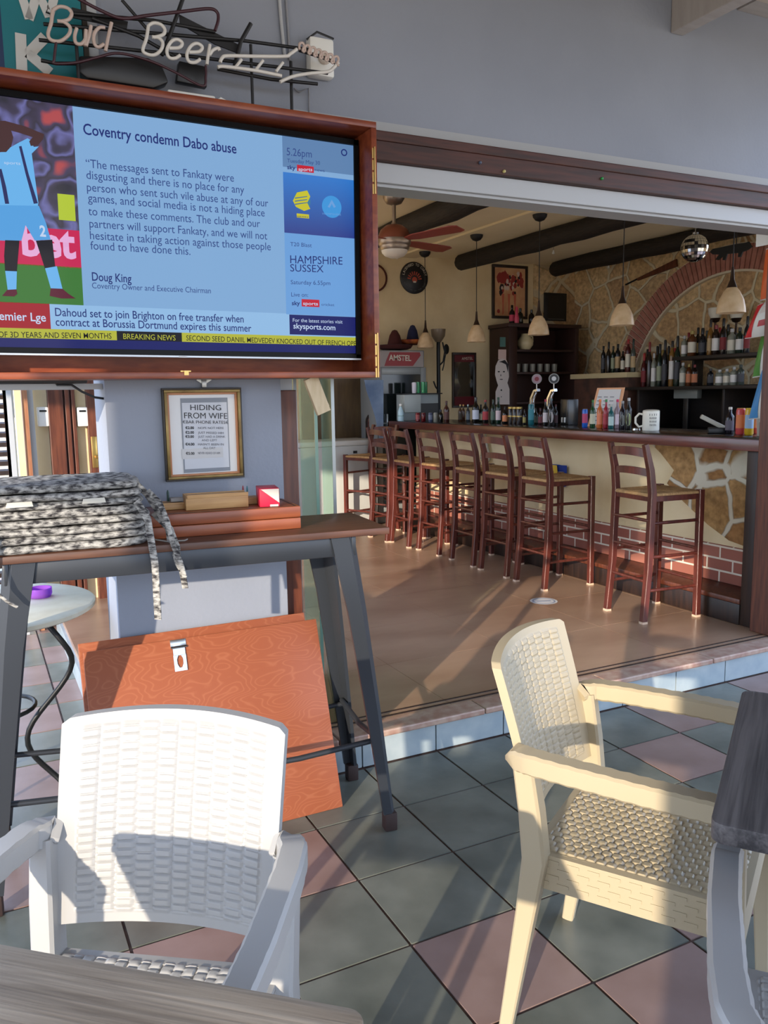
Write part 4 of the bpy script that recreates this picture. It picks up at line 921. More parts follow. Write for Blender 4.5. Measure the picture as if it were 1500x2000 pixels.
# ------------------------------------------------------------------ folded glass door leaves by the pillar
m_gl = glass('greenish_glass', S(226, 242, 234), .10, .01); m_ge = mat('glass_edge_green', SO(130, 170, 152), .2); m_al = mat('aluminium_rail', SO(150, 156, 158), .3, .8)
for k, (x, y0, y1, dx, lab) in enumerate(((-.185, .80, 1.42, .20, 'folded glass door leaf standing against the brown post'), (-.105, .80, 1.42, .235, 'folded glass door leaf in the middle of the stack'), (-.035, .80, 1.42, .27, 'outermost glass door leaf of the folded stack'))):
    t = empty('glass_door_leaf', (x, y0, FZ), math.atan2(-(dx-.06), y1-y0), lab, 'glass door', 'folded glass door leaves')
    Ld = math.hypot(dx-.06, y1-y0)
    b = MB(); b.box(-.005, .005, 0.004, Ld-.004, .071, 2.02); b.build('pane', [m_gl], t)
    b = MB(); b.box(-.011, .011, 0, Ld, .004, .07, 0, .002); b.build('bottom_rail', [m_al], t, 40)
    b = MB(); b.box(-.011, .011, 0, Ld, 2.021, 2.054, 0, .002); b.build('top_rail', [m_al], t, 40)
    b = MB(); b.box(-.006, .006, -.004, .003, .071, 2.02); b.build('edge_seal', [m_al if k != 1 else m_ge], t)
# ------------------------------------------------------------------ the bar
m_ctr = mat('red_brown_counter_edge', S(106, 52, 36), .3, col2=S(78, 36, 25), scale=4, stretch=(12, 1.2, 12), coat=.3)
m_ctop = mat('dark_counter_top', S(30, 22, 18), .22, col2=S(20, 15, 12), scale=4)
m_bst = stone_mat('bar_front_stone', (1, 2), 3.9, S(206, 198, 176), [(0, S(158, 122, 78)), (.35, S(176, 142, 96)), (.6, S(146, 106, 66)), (1, S(182, 148, 104))], 7.7, .062)
m_bbr = brick_mat('bar_front_brick', (1, 2), S(164, 106, 90), S(146, 88, 74), S(218, 206, 186), .19, .0735, (0.02, -.287))
BX, BF, CT0, CT1 = 2.44, 2.72, 1.105, 1.172
BY0, BY1 = .87, 5.18
bar = empty('bar_counter', (2.72, 3.0, FZ), 0, 'long bar counter with red-brown edge, cream front and stone facing at its end', 'bar counter')
def bb(x0, x1, y0, y1, z0, z1, nm, m, bev=.0, par=None):
    b = MB(); b.box(x0-2.72, x1-2.72, y0-3.0, y1-3.0, z0-FZ, z1-FZ, 0, bev); o = b.build(nm, [m], par or bar, 40); return o
bb(BX, 3.04, BY0, BY1, CT0+.03, CT1, 'countertop', m_ctop, .006)
bb(BX-.015, BX, BY0-.01, BY1+.005, CT0, CT1-.004, 'edge_rail', m_ctr, .005); bb(BX, 3.04, BY0-.015, BY0, CT0, CT1-.004, 'end_rail', m_ctr, .004)
bb(BX, BF+.1, BY0, BY1, CT0, CT0+.03, 'soffit', m_ctr)
bb(BF, BF+.14, 1.02, BY1-.02, FZ+.002, CT0, 'front_wall', m_plaster)
bb(BF-.012, BF-.0005, 1.02, BY1-.02, .285, .508, 'brick_course', m_bbr)
pts = [(1.02, CT0), (1.98, CT0), (1.86, 1.03), (1.74, .93), (1.80, .84), (1.66, .74), (1.46, .62), (1.30, .545), (1.10, .515), (1.02, .512)]
b = MB(); b.prism([(BF-.020-2.72, y-3.0, z-FZ) for y, z in pts], (.0195, 0, 0), 0, .003); b.build('stone_facing', [m_bst], bar)
bb(2.455, BF, 1.0, BY1-.02, FZ+.001, .255, 'foot_step', m_dark, .004); bb(2.455, BF, 1.0, BY1-.02, .255, .283, 'foot_step_tread', m_brownframe, .004)
bb(BX+.02, BF+.14, .90, 1.0, FZ+.001, CT0, 'end_board', m_dark, .004)

# bar stools
m_stool = mat('red_mahogany', S(98, 46, 37), .32, col2=S(72, 32, 26), scale=4, stretch=(10, 10, 1.5), coat=.25)
m_rush = mat('woven_rush', S(186, 148, 98), .8, col2=S(150, 112, 70), scale=30, stretch=(1, 6, 1), bump=.5, bscale=40)
m_wear = mat('worn_leg_tip', S(206, 176, 150), .6)
def make_stool():
    r = empty('bar_stool', (0, 0, FZ))
    SZ = .735
    for s in (-1, 1):
        b = MB(); b.sweep([(s*.160, -.205, .012), (s*.156, -.178, .30), (s*.155, -.165, SZ), (s*.152, -.180, .86), (s*.148, -.218, 1.003)], [(.034, .034), (.036, .036), (.036, .038), (.034, .036), (.030, .028)], side=(1, 0, 0), chamf=.18)
        l = b.build('leg', [m_stool], r, 40)
        b = MB(); b.box(s*.160-.017, s*.160+.017, -.222, -.188, 0, .013); b.build('leg_tip', [m_wear], l)
        b = MB(); b.sweep([(s*.168, .168, .012), (s*.166, .166, SZ+.003)], [(.034, .034), (.036, .036)], side=(1, 0, 0), chamf=.18); l = b.build('leg', [m_stool], r, 40)
        b = MB(); b.box(s*.168-.017, s*.168+.017, .151, .185, 0, .013); b.build('leg_tip', [m_wear], l)
    # seat frame and rush seat
    b = MB()
    for a, c in (((-.155, -.165), (.155, -.165)), ((-.166, .166), (.166, .166)), ((-.156, -.165), (-.166, .166)), ((.156, -.165), (.166, .166))):
        b.bar((a[0], a[1], SZ-.034), (c[0], c[1], SZ-.034), .024, .030)
    b.build('seat_frame', [m_stool], r, 40)
    b = MB()
    def sf(i, j):
        x = (i-.5)*2; y = -.172+.345*j; d = abs(abs(x)-abs((j-.5)*2)); z = SZ-.004+.004*math.cos((j if abs(x) > abs((j-.5)*2) else i)*150)*.6-.006*(1-max(abs(x), abs((j-.5)*2)))
        return Vector((x*(.150+.012*j), y, z))
    b.grid(sf, 46, 46)
    b.box(-.150, .150, -.168, .168, SZ-.020, SZ-.012)
    for q in (((-.150, -.172, SZ-.014), (.150, -.172, SZ-.014)), ((-.162, .173, SZ-.014), (.162, .173, SZ-.014)), ((-.152, -.170, SZ-.014), (-.163, .172, SZ-.014)), ((.152, -.170, SZ-.014), (.163, .172, SZ-.014))): b.tube(q, .011, 8)
    b.build('seat', [m_rush], r, 50)
    for z, h in ((.955, .046), (.845, .040)):       # bowed ladder rails
        yb = -.180-.038*(z-.86)/.143
        b = MB(); n = 12; rg = []
        for i in range(n+1):
            t = i/n*2-1; y = yb-.022*(1-t*t)-.004; zz = z+.010*(1-t*t)
            rg.append([(t*.140, y-.007, zz-h/2), (t*.140, y+.007, zz-h/2), (t*.140, y+.007, zz+h/2), (t*.140, y-.007, zz+h/2)])
        b.rings(rg); b.build('back_rail', [m_stool], r, 40)
    for z in (.185, .375, .565):
        for s in (-1, 1):
            b = MB(); b.tube([(s*.158, -.18, z), (s*.166, .166, z)], .0095, 8); b.build('stretcher', [m_stool], r, 60)
    for z in (.235, .42, .58):
        b = MB(); b.tube([(-.157, -.18, z), (.157, -.18, z)], .0095, 8); b.build('stretcher', [m_stool], r, 60)
    for z in (.215, .40):
        b = MB(); b.tube([(-.166, .166, z), (.166, .166, z)], .0095, 8); b.build('stretcher', [m_stool], r, 60)
    return r
proto = make_stool()
SL = ['mahogany bar stool standing apart in front of the stone facing', 'mahogany bar stool second along the counter from the stone facing', 'mahogany bar stool third along the counter from the stone facing', 'mahogany bar stool fourth along the counter from the stone facing',
      'mahogany bar stool fifth along the counter from the stone facing', 'mahogany bar stool sixth along the counter from the stone facing', 'mahogany bar stool seventh along the counter, before the one turned sideways', 'mahogany bar stool turned sideways at the far bar end beside the freezer']
for i, (x, y, a) in enumerate(((2.242, 1.425, -4), (2.238, 2.335, -1), (2.236, 2.775, 1), (2.240, 3.195, -1), (2.225, 3.70, 2), (2.190, 4.13, 0), (2.150, 4.475, 2), (2.090, 4.91, 84))):
    o = proto if i == 0 else copy_tree(proto)
    o.location = (x, y, FZ); o.rotation_euler = (0, 0, math.radians(-90+a))
    if i == 7: o.rotation_euler = (0, 0, math.radians(112))
    tag(o, SL[i], 'stool', 'bar stools along the counter')
# towel left on the counter front hook
t = empty('beach_towel', (BF-.012, 2.92, .80), 0, 'blue and yellow towel hung on the bar front behind the stools', 'towel')
b = MB(); b.grid(lambda i, j: Vector((-.010-.012*math.sin(i*9)**2, (i-.5)*.26, .085*(1-j)-.085*j*(.8+.2*math.sin(i*7)))), 20, 8); b.build('cloth', [mat('blue_cloth', S(30, 54, 130), .9)], t, 60)
b = MB(); b.prism([(-.026, .02, .08), (-.026, -.03, .08), (-.026, -.06, -.08), (-.026, .0, -.08)], (.002, 0, 0)); b.build('yellow_patch', [mat('yellow_cloth', S(214, 178, 60), .9)], t)
t = empty('plastic_bag', (BF-.002, 3.86, 1.04), 0, 'clear plastic bag hanging under the counter edge', 'bag')
b = MB(); b.lathe([(.006, .06), (.02, .0), (.06, -.12), (.07, -.17), (.045, -.20), (.001, -.205)], 14); o = b.build('bag_skin', [glass('clear_plastic', S(226, 224, 214), .3, .2)], t, 60); o.scale = (.45, 1, 1); o.location = (-.034, 0, 0)

# ------------------------------------------------------------------ bottles, cans and glasses
def depth_of(p): return (Vector(p)-CAM_C).dot(C_F)
BM = {}
def colm(rgb, rough=.18, metal=0.0):
    k = 'c%d_%d_%d_%d' % (*rgb, int(metal*10))
    return mat('paint_'+k, S(*rgb), rough, metal)
def drink(name, loc, H, R, body, cap, label, lab, cat, grp, kind='bottle', lab2=None, oval=False):
    """one drink: body, cap and label as parts"""
    t = empty(name, loc, 0, lab, cat, grp)
    if kind == 'bottle':   prof = [(.0, .0), (R*.92, 0), (R, H*.02), (R, H*.58), (R*.86, H*.66), (R*.42, H*.76), (R*.36, H*.93)]; c0, c1, cr = H*.905, H, R*.42; l0, l1 = H*.14, H*.50
    elif kind == 'spirit': prof = [(.0, .0), (R*.94, 0), (R, H*.02), (R, H*.66), (R*.90, H*.72), (R*.40, H*.80), (R*.36, H*.9)]; c0, c1, cr = H*.86, H, R*.44; l0, l1 = H*.16, H*.56
    elif kind == 'wine':   prof = [(.0, .0), (R*.94, 0), (R, H*.02), (R, H*.55), (R*.80, H*.66), (R*.40, H*.74), (R*.38, H*.95)]; c0, c1, cr = H*.78, H, R*.43; l0, l1 = H*.14, H*.48
    elif kind == 'can':    prof = [(.0, .0), (R*.80, 0), (R, H*.05), (R, H*.90), (R*.84, H*.97), (R*.82, H*.985)]; c0, c1, cr = H*.975, H, R*.83; l0, l1 = H*.25, H*.75
    b = MB(); b.lathe(prof, 14, (0, 0, .0005)); b.build('body', [body], t, 45)
    b = MB(); b.lathe([(cr*.96, c0), (cr, c0+(c1-c0)*.1), (cr, c1-(c1-c0)*.1), (cr*.7, c1)], 12); b.build('cap', [cap], t, 45)
    if label:
        b = MB(); face = math.atan2(CAM_C.y-loc[1], CAM_C.x-loc[0]); n = 14; wd = 1.15
        if oval:
            ctr = [(0, 0)]; rr = [(face+math.cos(2*PI*i/n)*.8, math.sin(2*PI*i/n)) for i in range(n)]
            b.face([b.v((R*1.02*math.cos(a), R*1.02*math.sin(a), (l0+l1)/2+q*(l1-l0)*.55)) for a, q in rr])
        else:
            for i in range(n):
                a0, a1 = face-wd+2*wd*i/n, face-wd+2*wd*(i+1)/n
                b.poly([(R*1.012*math.cos(a0), R*1.012*math.sin(a0), l0), (R*1.012*math.cos(a1), R*1.012*math.sin(a1), l0), (R*1.012*math.cos(a1), R*1.012*math.sin(a1), l1), (R*1.012*math.cos(a0), R*1.012*math.sin(a0), l1)])
        b.build('label', [label], t, 60)
    return t
def counter_drink(px, ytop, wpx, X, kind, body, cap, label, lab, oval=False, cat=None):
    p = at(px, 835, 0, X); y = p.y; zt = at(px, ytop, 0, X).z; H = max(zt-CT1, .05); R = wpx/2*depth_of((X, y, CT1))/FOC
    nm = {'can': 'drink_can'}.get(kind, 'bottle')
    drink(nm, (X, y, CT1+.0005), H, R, colm(body), colm(cap, .4), colm(label, .6) if label else None, lab, cat or ('can' if kind == 'can' else 'bottle'), 'drinks standing along the bar counter', kind, oval=oval)
DK, DG, AM, CL = (16, 12, 10), (18, 34, 22), (62, 34, 16), (120, 126, 124)
for a in (
    (816, 806, 9, 2.52, 'can', (120, 22, 30), (150, 150, 150), (170, 90, 90), 'red can on the bar counter below the grey machine'),
    (827, 806, 9, 2.52, 'can', (96, 14, 24), (150, 150, 150), None, 'dark red can beside the red one below the grey machine'),
    (841, 806, 9, 2.52, 'can', (76, 84, 110), (150, 150, 150), (120, 128, 150), 'grey-blue can on the bar counter below the grey machine'),
    (851, 806, 9, 2.52, 'can', (128, 128, 118), (150, 150, 150), None, 'pale grey can on the bar counter below the grey machine'),
    (861, 800, 9, 2.54, 'bottle', DK, (50, 50, 80), None, 'short dark bottle between the pale grey can and the tall brown bottle'),
    (872, 783, 11, 2.55, 'bottle', (60, 28, 22), (70, 30, 24), (90, 56, 50), 'tall brown bottle standing before the mirror on the counter'),
    (899, 790, 8, 2.72, 'bottle', AM, (196, 164, 96), (70, 60, 50), 'brown bottle with gold neck foil on the counter'),
    (905, 790, 7, 2.80, 'bottle', AM, (206, 150, 80), None, 'brown bottle with orange neck foil behind the gold-necked one'),
    (914, 790, 8, 2.74, 'bottle', (40, 44, 48), (176, 196, 196), (110, 120, 128), 'dark bottle with silver neck foil on the counter'),
    (929, 776, 14, 2.70, 'bottle', DK, (60, 60, 64), (200, 206, 220), 'large dark bottle with white and navy label on the counter'),
    (939, 790, 10, 2.76, 'bottle', DG, (30, 30, 30), (190, 180, 150), 'dark green bottle with cream label on the counter'),
    (948, 781, 12, 2.72, 'bottle', DK, (150, 48, 48), (176, 60, 66), 'dark bottle with red cap and red label on the counter'),
    (963, 780, 11, 2.72, 'bottle', DG, (40, 60, 46), (90, 110, 96), 'green bottle with dull green label on the counter'),
    (973, 776, 11, 2.70, 'bottle', (14, 40, 26), (30, 70, 44), (210, 190, 194), 'green bottle with pinkish white round label on the counter'),
    (986, 794, 11, 2.72, 'bottle', DK, (30, 26, 22), (206, 130, 84), 'dark bottle with orange label beside the gold-rimmed jars'),
    (1024, 800, 7, 2.72, 'bottle', DK, (40, 36, 20), (170, 156, 90), 'slim dark bottle with yellow label beside the gold-rimmed jars'),
    (1037, 789, 12, 2.70, 'can', (30, 96, 104), (150, 160, 160), (54, 128, 140), 'tall teal can on the counter before the beer taps'),
    (1046, 797, 9, 2.76, 'bottle', DG, (30, 34, 30), (96, 112, 100), 'dark green bottle with grey-green label beside the teal can'),
    (1055, 797, 9, 2.76, 'bottle', (46, 16, 18), (80, 24, 30), (120, 60, 64), 'dark bottle with brick red label beside the teal can'),
    (1065, 780, 11, 2.70, 'bottle', DK, (150, 24, 60), (206, 196, 196), 'dark bottle with white label and crimson cap under the beer taps'),
    (1076, 778, 12, 2.70, 'bottle', DK, (90, 106, 110), (196, 186, 186), 'dark bottle with round white label under the beer taps', True),
    (1085, 790, 9, 2.76, 'bottle', DK, (70, 20, 24), (56, 24, 28), 'dark bottle with dark red label beyond the white round label'),
    (1142, 799, 11, 2.72, 'can', (40, 96, 190), (170, 176, 180), (190, 70, 110), 'blue can with pink mark at the head of the bright bottles'),
    (1157, 781, 11, 2.72, 'bottle', (16, 62, 22), (30, 110, 40), (206, 204, 176), 'green beer bottle with cream label beside the blue can'),
    (1171, 780, 12, 2.70, 'bottle', (190, 98, 40), (220, 120, 60), (226, 130, 90), 'orange bottle with orange label on the counter'),
    (1183, 780, 11, 2.72, 'bottle', (150, 22, 40), (40, 120, 60), (176, 60, 70), 'red bottle with green neck on the counter'),
    (1193, 790, 11, 2.70, 'bottle', (14, 84, 84), (170, 170, 160), (190, 214, 208), 'teal bottle with white printing on the counter'),
    (1205, 780, 12, 2.74, 'bottle', (140, 120, 126), (196, 40, 84), (226, 206, 214), 'clear bottle with pink neck and white label on the counter'),
    (1215, 783, 13, 2.70, 'bottle', (26, 18, 26), (150, 150, 150), (156, 158, 152), 'dark bottle with grey round label on the counter', True),
    (1227, 777, 13, 2.70, 'bottle', DK, (176, 176, 176), (176, 190, 140), 'dark bottle with pale green oval label beside the white mug', True),
    (1425, 795, 17, 2.72, 'bottle', (22, 16, 24), (206, 200, 190), (90, 84, 96), 'big dark bottle with white cap beside the card reader'),
    (1446, 797, 18, 2.70, 'can', (196, 74, 74), (200, 150, 60), (214, 120, 70), 'tall pink and orange can near the bar end'),
    (1463, 797, 17, 2.70, 'can', (206, 166, 40), (214, 190, 60), (150, 176, 206), 'tall yellow can near the bar end')):
    counter_drink(*a)
# sub-set of odd things on the counter
p = at(1002, 830, 0, 2.74); m_jar = mat('dark_jar_glass', S(34, 22, 18), .12); m_gl2 = mat('gold_band', S(176, 150, 86), .35, .6)
for k, dx in enumerate((-.085, -.028, .03)):
    t = empty('preserve_jar', (2.74, p.y+dx, CT1+.0005), 0, ['dark jar with gold rim nearest the yellow-labelled bottle', 'dark jar with gold rim between two like it', 'dark jar with gold rim nearest the orange-labelled bottle'][k], 'jar', 'gold-rimmed jars on the counter')
    b = MB(); b.lathe([(.0, 0), (.026, 0), (.027, .004), (.027, .115), (.024, .125)], 14); b.build('jar_body', [m_jar], t, 45)
    b = MB(); b.lathe([(.0278, .06), (.0278, .07)], 14, caps=False); b.build('gold_band', [m_gl2], t, 45)
    b = MB(); b.lathe([(.026, .1255), (.026, .14), (.02, .142)], 14); b.build('gold_lid', [m_gl2], t, 45)
# mug
p = at(1271, 835, 0, 2.70); t = empty('mug', (2.70, p.y, CT1+.0005), 0, 'large white printed mug with a handle on the bar counter', 'mug')
m_mug = mat('white_glaze', S(232, 228, 214), .2); H = .128; R = .054
b = MB(); b.lathe([(R*.94, 0), (R, .006), (R, H-.002), (R-.003, H), (R-.006, H-.002), (R-.006, .01), (.001, .008)], 28); b.build('mug_body', [m_mug], t, 45)
fa = math.atan2(CAM_C.y-p.y, CAM_C.x-2.70)
ha = fa-PI/2
b = MB(); b.tube([((R+r)*math.cos(ha), (R+r)*math.sin(ha), z) for r, z in ((-.004, .105), (.02, .11), (.042, .085), (.042, .05), (.02, .024), (-.004, .03))], .0075, 8); b.build('handle', [m_mug], t, 60)
b = MB(); b.lathe([(R*.93, H+.0008), (R*.99, H+.004), (R*.6, H+.008), (.001, H+.009)], 24); b.build('lid', [m_mug], t, 45)
for k, (s, zz, w) in enumerate((('I RULE', .104, .044), ('A LEGEND', .082, .040), ('BAR CHEF', .060, .040), ('THE ONE', .038, .036))):
    ctr = Vector((R*1.01*math.cos(fa+.25), R*1.01*math.sin(fa+.25), zz)); tg = Vector((-math.sin(fa+.25), math.cos(fa+.25), 0))
    b = MB(); n = max(3, len(s)-2)
    for i in range(n):
        u = (i/(n-1)-.5)*w; aa = fa+.25-u/R*-1
        q = Vector((R*1.012*math.cos(aa), R*1.012*math.sin(aa), zz)); tt = Vector((-math.sin(aa), math.cos(aa), 0))*.0016
        hh = Vector((0, 0, .0062)); b.poly([q-tt-hh, q+tt-hh, q+tt+hh*(.6 if i % 3 == 1 else 1), q-tt+hh])
    b.build('print', [m_ink], t)
# card reader on its charger
p = at(1395, 835, 0, 2.72); t = empty('card_reader', (2.72, p.y, CT1+.0005), fa, 'pale grey card reader tipped up on a dark stand on the counter', 'card reader')
b = MB(); b.box(-.05, .05, -.035, .06, 0, .035, 0, .006); b.build('stand', [m_black], t, 40)
m_card = mat('pale_reader_plastic', S(176, 170, 156), .4)
b = MB(); b.T = Matrix.Translation((0, .01, .045)) @ Matrix.Rotation(math.radians(-28), 4, 'X'); b.box(-.035, .035, -.105, .075, -.004, .022, 0, .006); b.build('handset', [m_card], t, 40)
b = MB(); b.T = Matrix.Translation((0, .01, .045)) @ Matrix.Rotation(math.radians(-28), 4, 'X'); b.box(-.027, .027, .02, .062, .0215, .0235); b.build('display', [m_black], t)
p = at(1243, 834, 0, 2.68); t = tag(MB().lathe([(.028, .0005), (.026, .012), (.012, .016), (.001, .016)], 12).build('bottle_opener', [m_steel], None, 45, (2.68, p.y, CT1)), 'small silvery trinket beside the white mug', 'opener')
# spray bottle and machine at the far end
p = at(783, 835, 0, 2.465); t = empty('spray_bottle', (2.465, p.y, CT1+.0005), fa, 'white and pale blue spray bottle at the far bar end', 'bottle')
b = MB(); b.lathe([(.0, 0), (.028, 0), (.030, .006), (.029, .09), (.016, .125), (.011, .14)], 16); b.build('body', [mat('pale_blue_plastic', S(190, 222, 234), .3)], t, 45)
b = MB(); b.box(-.012, .014, -.012, .012, .141, .165, 0, .003); b.box(-.034, -.012, -.008, .008, .152, .166, 0, .003); b.build('trigger_head', [m_white], t, 40)
b = MB(); b.lathe([(.0295, .045), (.0295, .052)], 16, caps=False); b.build('green_band', [mat('green_paint', S(60, 130, 100), .5)], t, 45)
x0 = at(790, 790, 1, 5.0).x; x1 = at(862, 790, 1, 5.0).x; zt = at(820, 768, 1, 5.0).z
m_gm = mat('grey_machine', S(150, 158, 158), .4); 
t = empty('coffee_machine', ((x0+x1)/2, 5.08, CT1+.0005), 0, 'grey and black machine on the far end of the counter', 'machine')
w = (x1-x0)/2; h = zt-CT1
b = MB(); b.box(-w, w, -.02, .09, 0, h-.012, 0, .004); b.build('casing', [m_gm], t, 40)
b = MB(); b.box(-w-.004, w+.012, -.085, .095, h-.0115, h, 0, .003); b.build('black_tray', [m_black], t, 40)
b = MB(); b.box(-w*.08, w*.98, -.024, -.0205, .0, h*.62); b.build('black_front', [m_black], t); b = MB(); b.box(-w, -w*.12, -.08, -.0205, h*.30, h-.0125, 0, .003); b.build('side_tank', [mat('light_grey_plastic', S(170, 178, 176), .4)], t, 40)
cups = []
for k, (px, c, lab, hh) in enumerate(((809, (214, 210, 220), 'white cup on top of the grey machine', .105), (818, (60, 150, 100), 'green can on the grey machine beside the white cup', .11), (826, (70, 160, 108), 'middle green can on the grey machine', .11), (833, (44, 120, 80), 'last green can on the grey machine, next to the iron stand', .11))):
    q = at(px, 765, 1, 5.02); nm = 'cup' if k == 0 else 'drink_can'
    t = empty(nm, (q.x, 5.02+.02*(k % 2), CT1+.0005+h+.0005), 0, lab, 'cup' if k == 0 else 'can', None if k == 0 else 'green cans on the grey machine')
    b = MB(); b.lathe([(.0, 0), (.017, 0), (.019 if k else .022, .006), (.019 if k else .024, hh-.004), (.016, hh-.002)], 14); b.build('body', [colm(c)], t, 45)
    b = MB(); b.lathe([(.0165, hh-.0015), (.016, hh), (.001, hh)], 14); b.build('lid', [m_white if k == 0 else m_steel], t, 45)
# plastic cups, small red pot at the bar end
m_cup = glass('clear_cup', S(226, 222, 214), .35, .15)
p = at(1489, 838, 0, 2.66)
for k in range(1):
    t = empty('plastic_cup', (2.66, p.y, CT1+.0005), 0, 'tall stack of clear plastic cups at the bar end', 'cups')
    b = MB(); b.lathe([(.026, 0), (.036, .13), (.034, .13), (.024, .003), (.001, .003)], 20); b.build('cup_wall', [m_cup], t, 45)
    b = MB(); b.tube([(.036*math.cos(i*PI/8), .036*math.sin(i*PI/8), .1315) for i in range(16)], .0016, 6, 0, True); b.build('rim', [m_cup], t, 60)
    b = MB(); b.tube([(.005, .0, .005), (-.01, -.012, .15)], .003, 6); b.build('straw', [m_white], t, 60)
p = at(1474, 835, 0, 2.84); drink('sauce_pot', (2.84, p.y, CT1+.0005), .135, .020, colm((190, 70, 50)), colm((200, 60, 50), .4), colm((206, 120, 70), .6), 'small orange-red pot behind the yellow can', 'pot', None, 'can')
# slanted price list card behind the bright bottles
q0, q1 = at(1150, 800, 0, 2.88), at(1208, 757, 0, 2.88)
t = empty('price_card', (2.90, (q0.y+q1.y)/2, CT1+.0005), 0, 'slanted orange-edged price card standing behind the bright bottles', 'card')
hw = (q0.y-q1.y)/2; hz = q1.z-CT1
b = MB(); b.prism([(-.03, -hw, .0), (-.03, hw, .0), (.03, hw*.8, hz), (.03, -hw*1.05, hz)], (.004, 0, 0)); b.build('card', [mat('peach_card', S(226, 168, 126), .6)], t)
b = MB(); b.prism([(-.0275, -hw*.85, .012), (-.0275, hw*.82, .012), (.0265, hw*.62, hz-.012), (.0265, -hw*.88, hz-.012)], (.0008, 0, 0)); o = b.build('paper', [mat('white_paper', S(214, 214, 214), .6)], t); o.location = (-.0022, 0, 0)
b = MB()
for k in range(3):
    u = -.5+.42*k
    for r in range(7):
        f0 = .12+r*.11; x = -.0275+.054*f0; z = .012+(hz-.024)*f0
        b.poly([(x, hw*u, z), (x, hw*(u+.28), z), (x+.0028, hw*(u+.28), z+.006), (x+.0028, hw*u, z+.006)])
o = b.build('print', [m_ink2], t); o.location = (-.0034, 0, 0)

# beer taps
for k, px in enumerate((1050, 1083)):
    p = at(px-6, 800, 0, 2.93); t = empty('beer_tap', (2.93, p.y, CT1+.0005), 0, ['chrome beer tap with a pinkish round badge', 'chrome beer tap with a dark round badge'][k], 'beer tap', 'chrome beer taps on the counter')
    zt = at(px, 762, 0, 2.93).z-CT1
    b = MB(); b.lathe([(.05, 0), (.052, .01), (.04, .016)], 20); b.sweep([(0, .03, .016), (0, .04, zt*.45), (0, .03, zt*.75), (0, -.01, zt*.98), (0, -.05, zt)], [(.045, .03), (.042, .028), (.04, .026), (.036, .024), (.034, .022)], side=(1, 0, 0)); b.build('tower', [m_chrome], t, 40)
    b = MB(); b.tube([(-.01, -.03, zt-.02), (-.05, -.05, zt-.05), (-.06, -.055, zt-.10)], .009, 8); b.build('spout', [m_chrome], t, 60)
    b = MB(); b.tube([(-.01, -.04, zt), (-.015, -.045, zt+.05)], .005, 8); b.build('lever', [m_chrome], t, 60)
    R = .040; d = Vector((CAM_C.x-2.93, CAM_C.y-p.y, 0)).normalized(); rz = math.atan2(d.y, d.x)-PI/2
    b = MB(); b.lathe([(R, -.005), (R*1.05, .0), (R, .005)], 24); o = b.build('badge_rim', [colm((132, 132, 130), .4)], t, 45, (-.016, -.047, zt+.05+R), (PI/2, 0, rz))
    b = MB(); b.lathe([(R*.86, .0058), (.001, .0062)], 24); o = b.build('badge', [colm(((150, 120, 130), (40, 42, 44))[k], .5)], t, 45, (-.016, -.047, zt+.05+R), (-PI/2, 0, rz))
    b = MB(); b.lathe([(R*.45, .0066), (.001, .0068)], 16); o = b.build('badge_mark', [colm(((120, 40, 50), (190, 190, 190))[k], .5)], t, 45, (-.016, -.047, zt+.05+R), (-PI/2, 0, rz))
t = empty('drip_glass', (2.93, at(1110, 800, 0, 2.93).y, CT1+.0005), 0, 'dark drinks dispenser with two pale taps beside the beer taps', 'dispenser')
b = MB(); b.box(-.04, .06, -.05, .05, 0, .20, 0, .006); b.build('housing', [mat('smoked_plastic', S(34, 34, 34), .25)], t, 40)
for s in (-1, 1):
    b = MB(); b.box(-.052, -.0405, s*.016-.006, s*.016+.006, .02, .06, 0, .002); b.build('tap', [m_white], t, 40)

# ------------------------------------------------------------------ back bar with shelves and bottles
m_shelf = mat('black_brown_shelf', S(34, 24, 20), .5, col2=S(22, 16, 13), scale=4, stretch=(10, 1, 10))
bk = empty('back_bar', (4.8, 3.5, FZ), 0, 'dark wooden back bar under the brick arch', 'back bar')
def kb(x0, x1, y0, y1, z0, z1, nm, m, bev=.003): b = MB(); b.box(x0-4.8, x1-4.8, y0-3.5, y1-3.5, z0-FZ, z1-FZ, 0, bev); return b.build(nm, [m], bk, 40)
kb(4.45, 5.09, 1.2, 5.0, FZ+.001, 1.03, 'base_cabinet', m_shelf); kb(4.42, 5.09, 1.2, 5.0, 1.031, 1.07, 'worktop', m_ctop)
kb(5.05, 5.09, 1.2, 4.86, 1.071, 1.47, 'back_panel', m_shelf)
SLZ, SUZ, LGZ = 1.462, 1.722, 1.606
kb(4.40, 5.09, 1.2, 4.05, SLZ-.03, SLZ, 'lower_shelf', m_shelf); kb(4.42, 4.80, 2.2, 3.47, SUZ-.03, SUZ, 'upper_shelf', m_shelf)
for y in (1.6, 2.9, 3.9): kb(4.45, 5.06, y, y+.03, 1.071, SLZ-.0301, 'upright', m_shelf)
for y in (2.5, 3.44): kb(4.66, 4.78, y, y+.025, SLZ+.0005, SUZ-.0301, 'upright', m_shelf)
kb(4.46, 5.09, 4.06, 4.86, 1.071, LGZ-.05, 'brick_pier', mat('dark_brick_pier', S(92, 58, 44), .8, col2=S(64, 42, 32), scale=9)); kb(4.42, 5.09, 4.04, 4.88, LGZ-.05, LGZ, 'cream_ledge', mat('cream_ledge', S(190, 172, 132), .8))
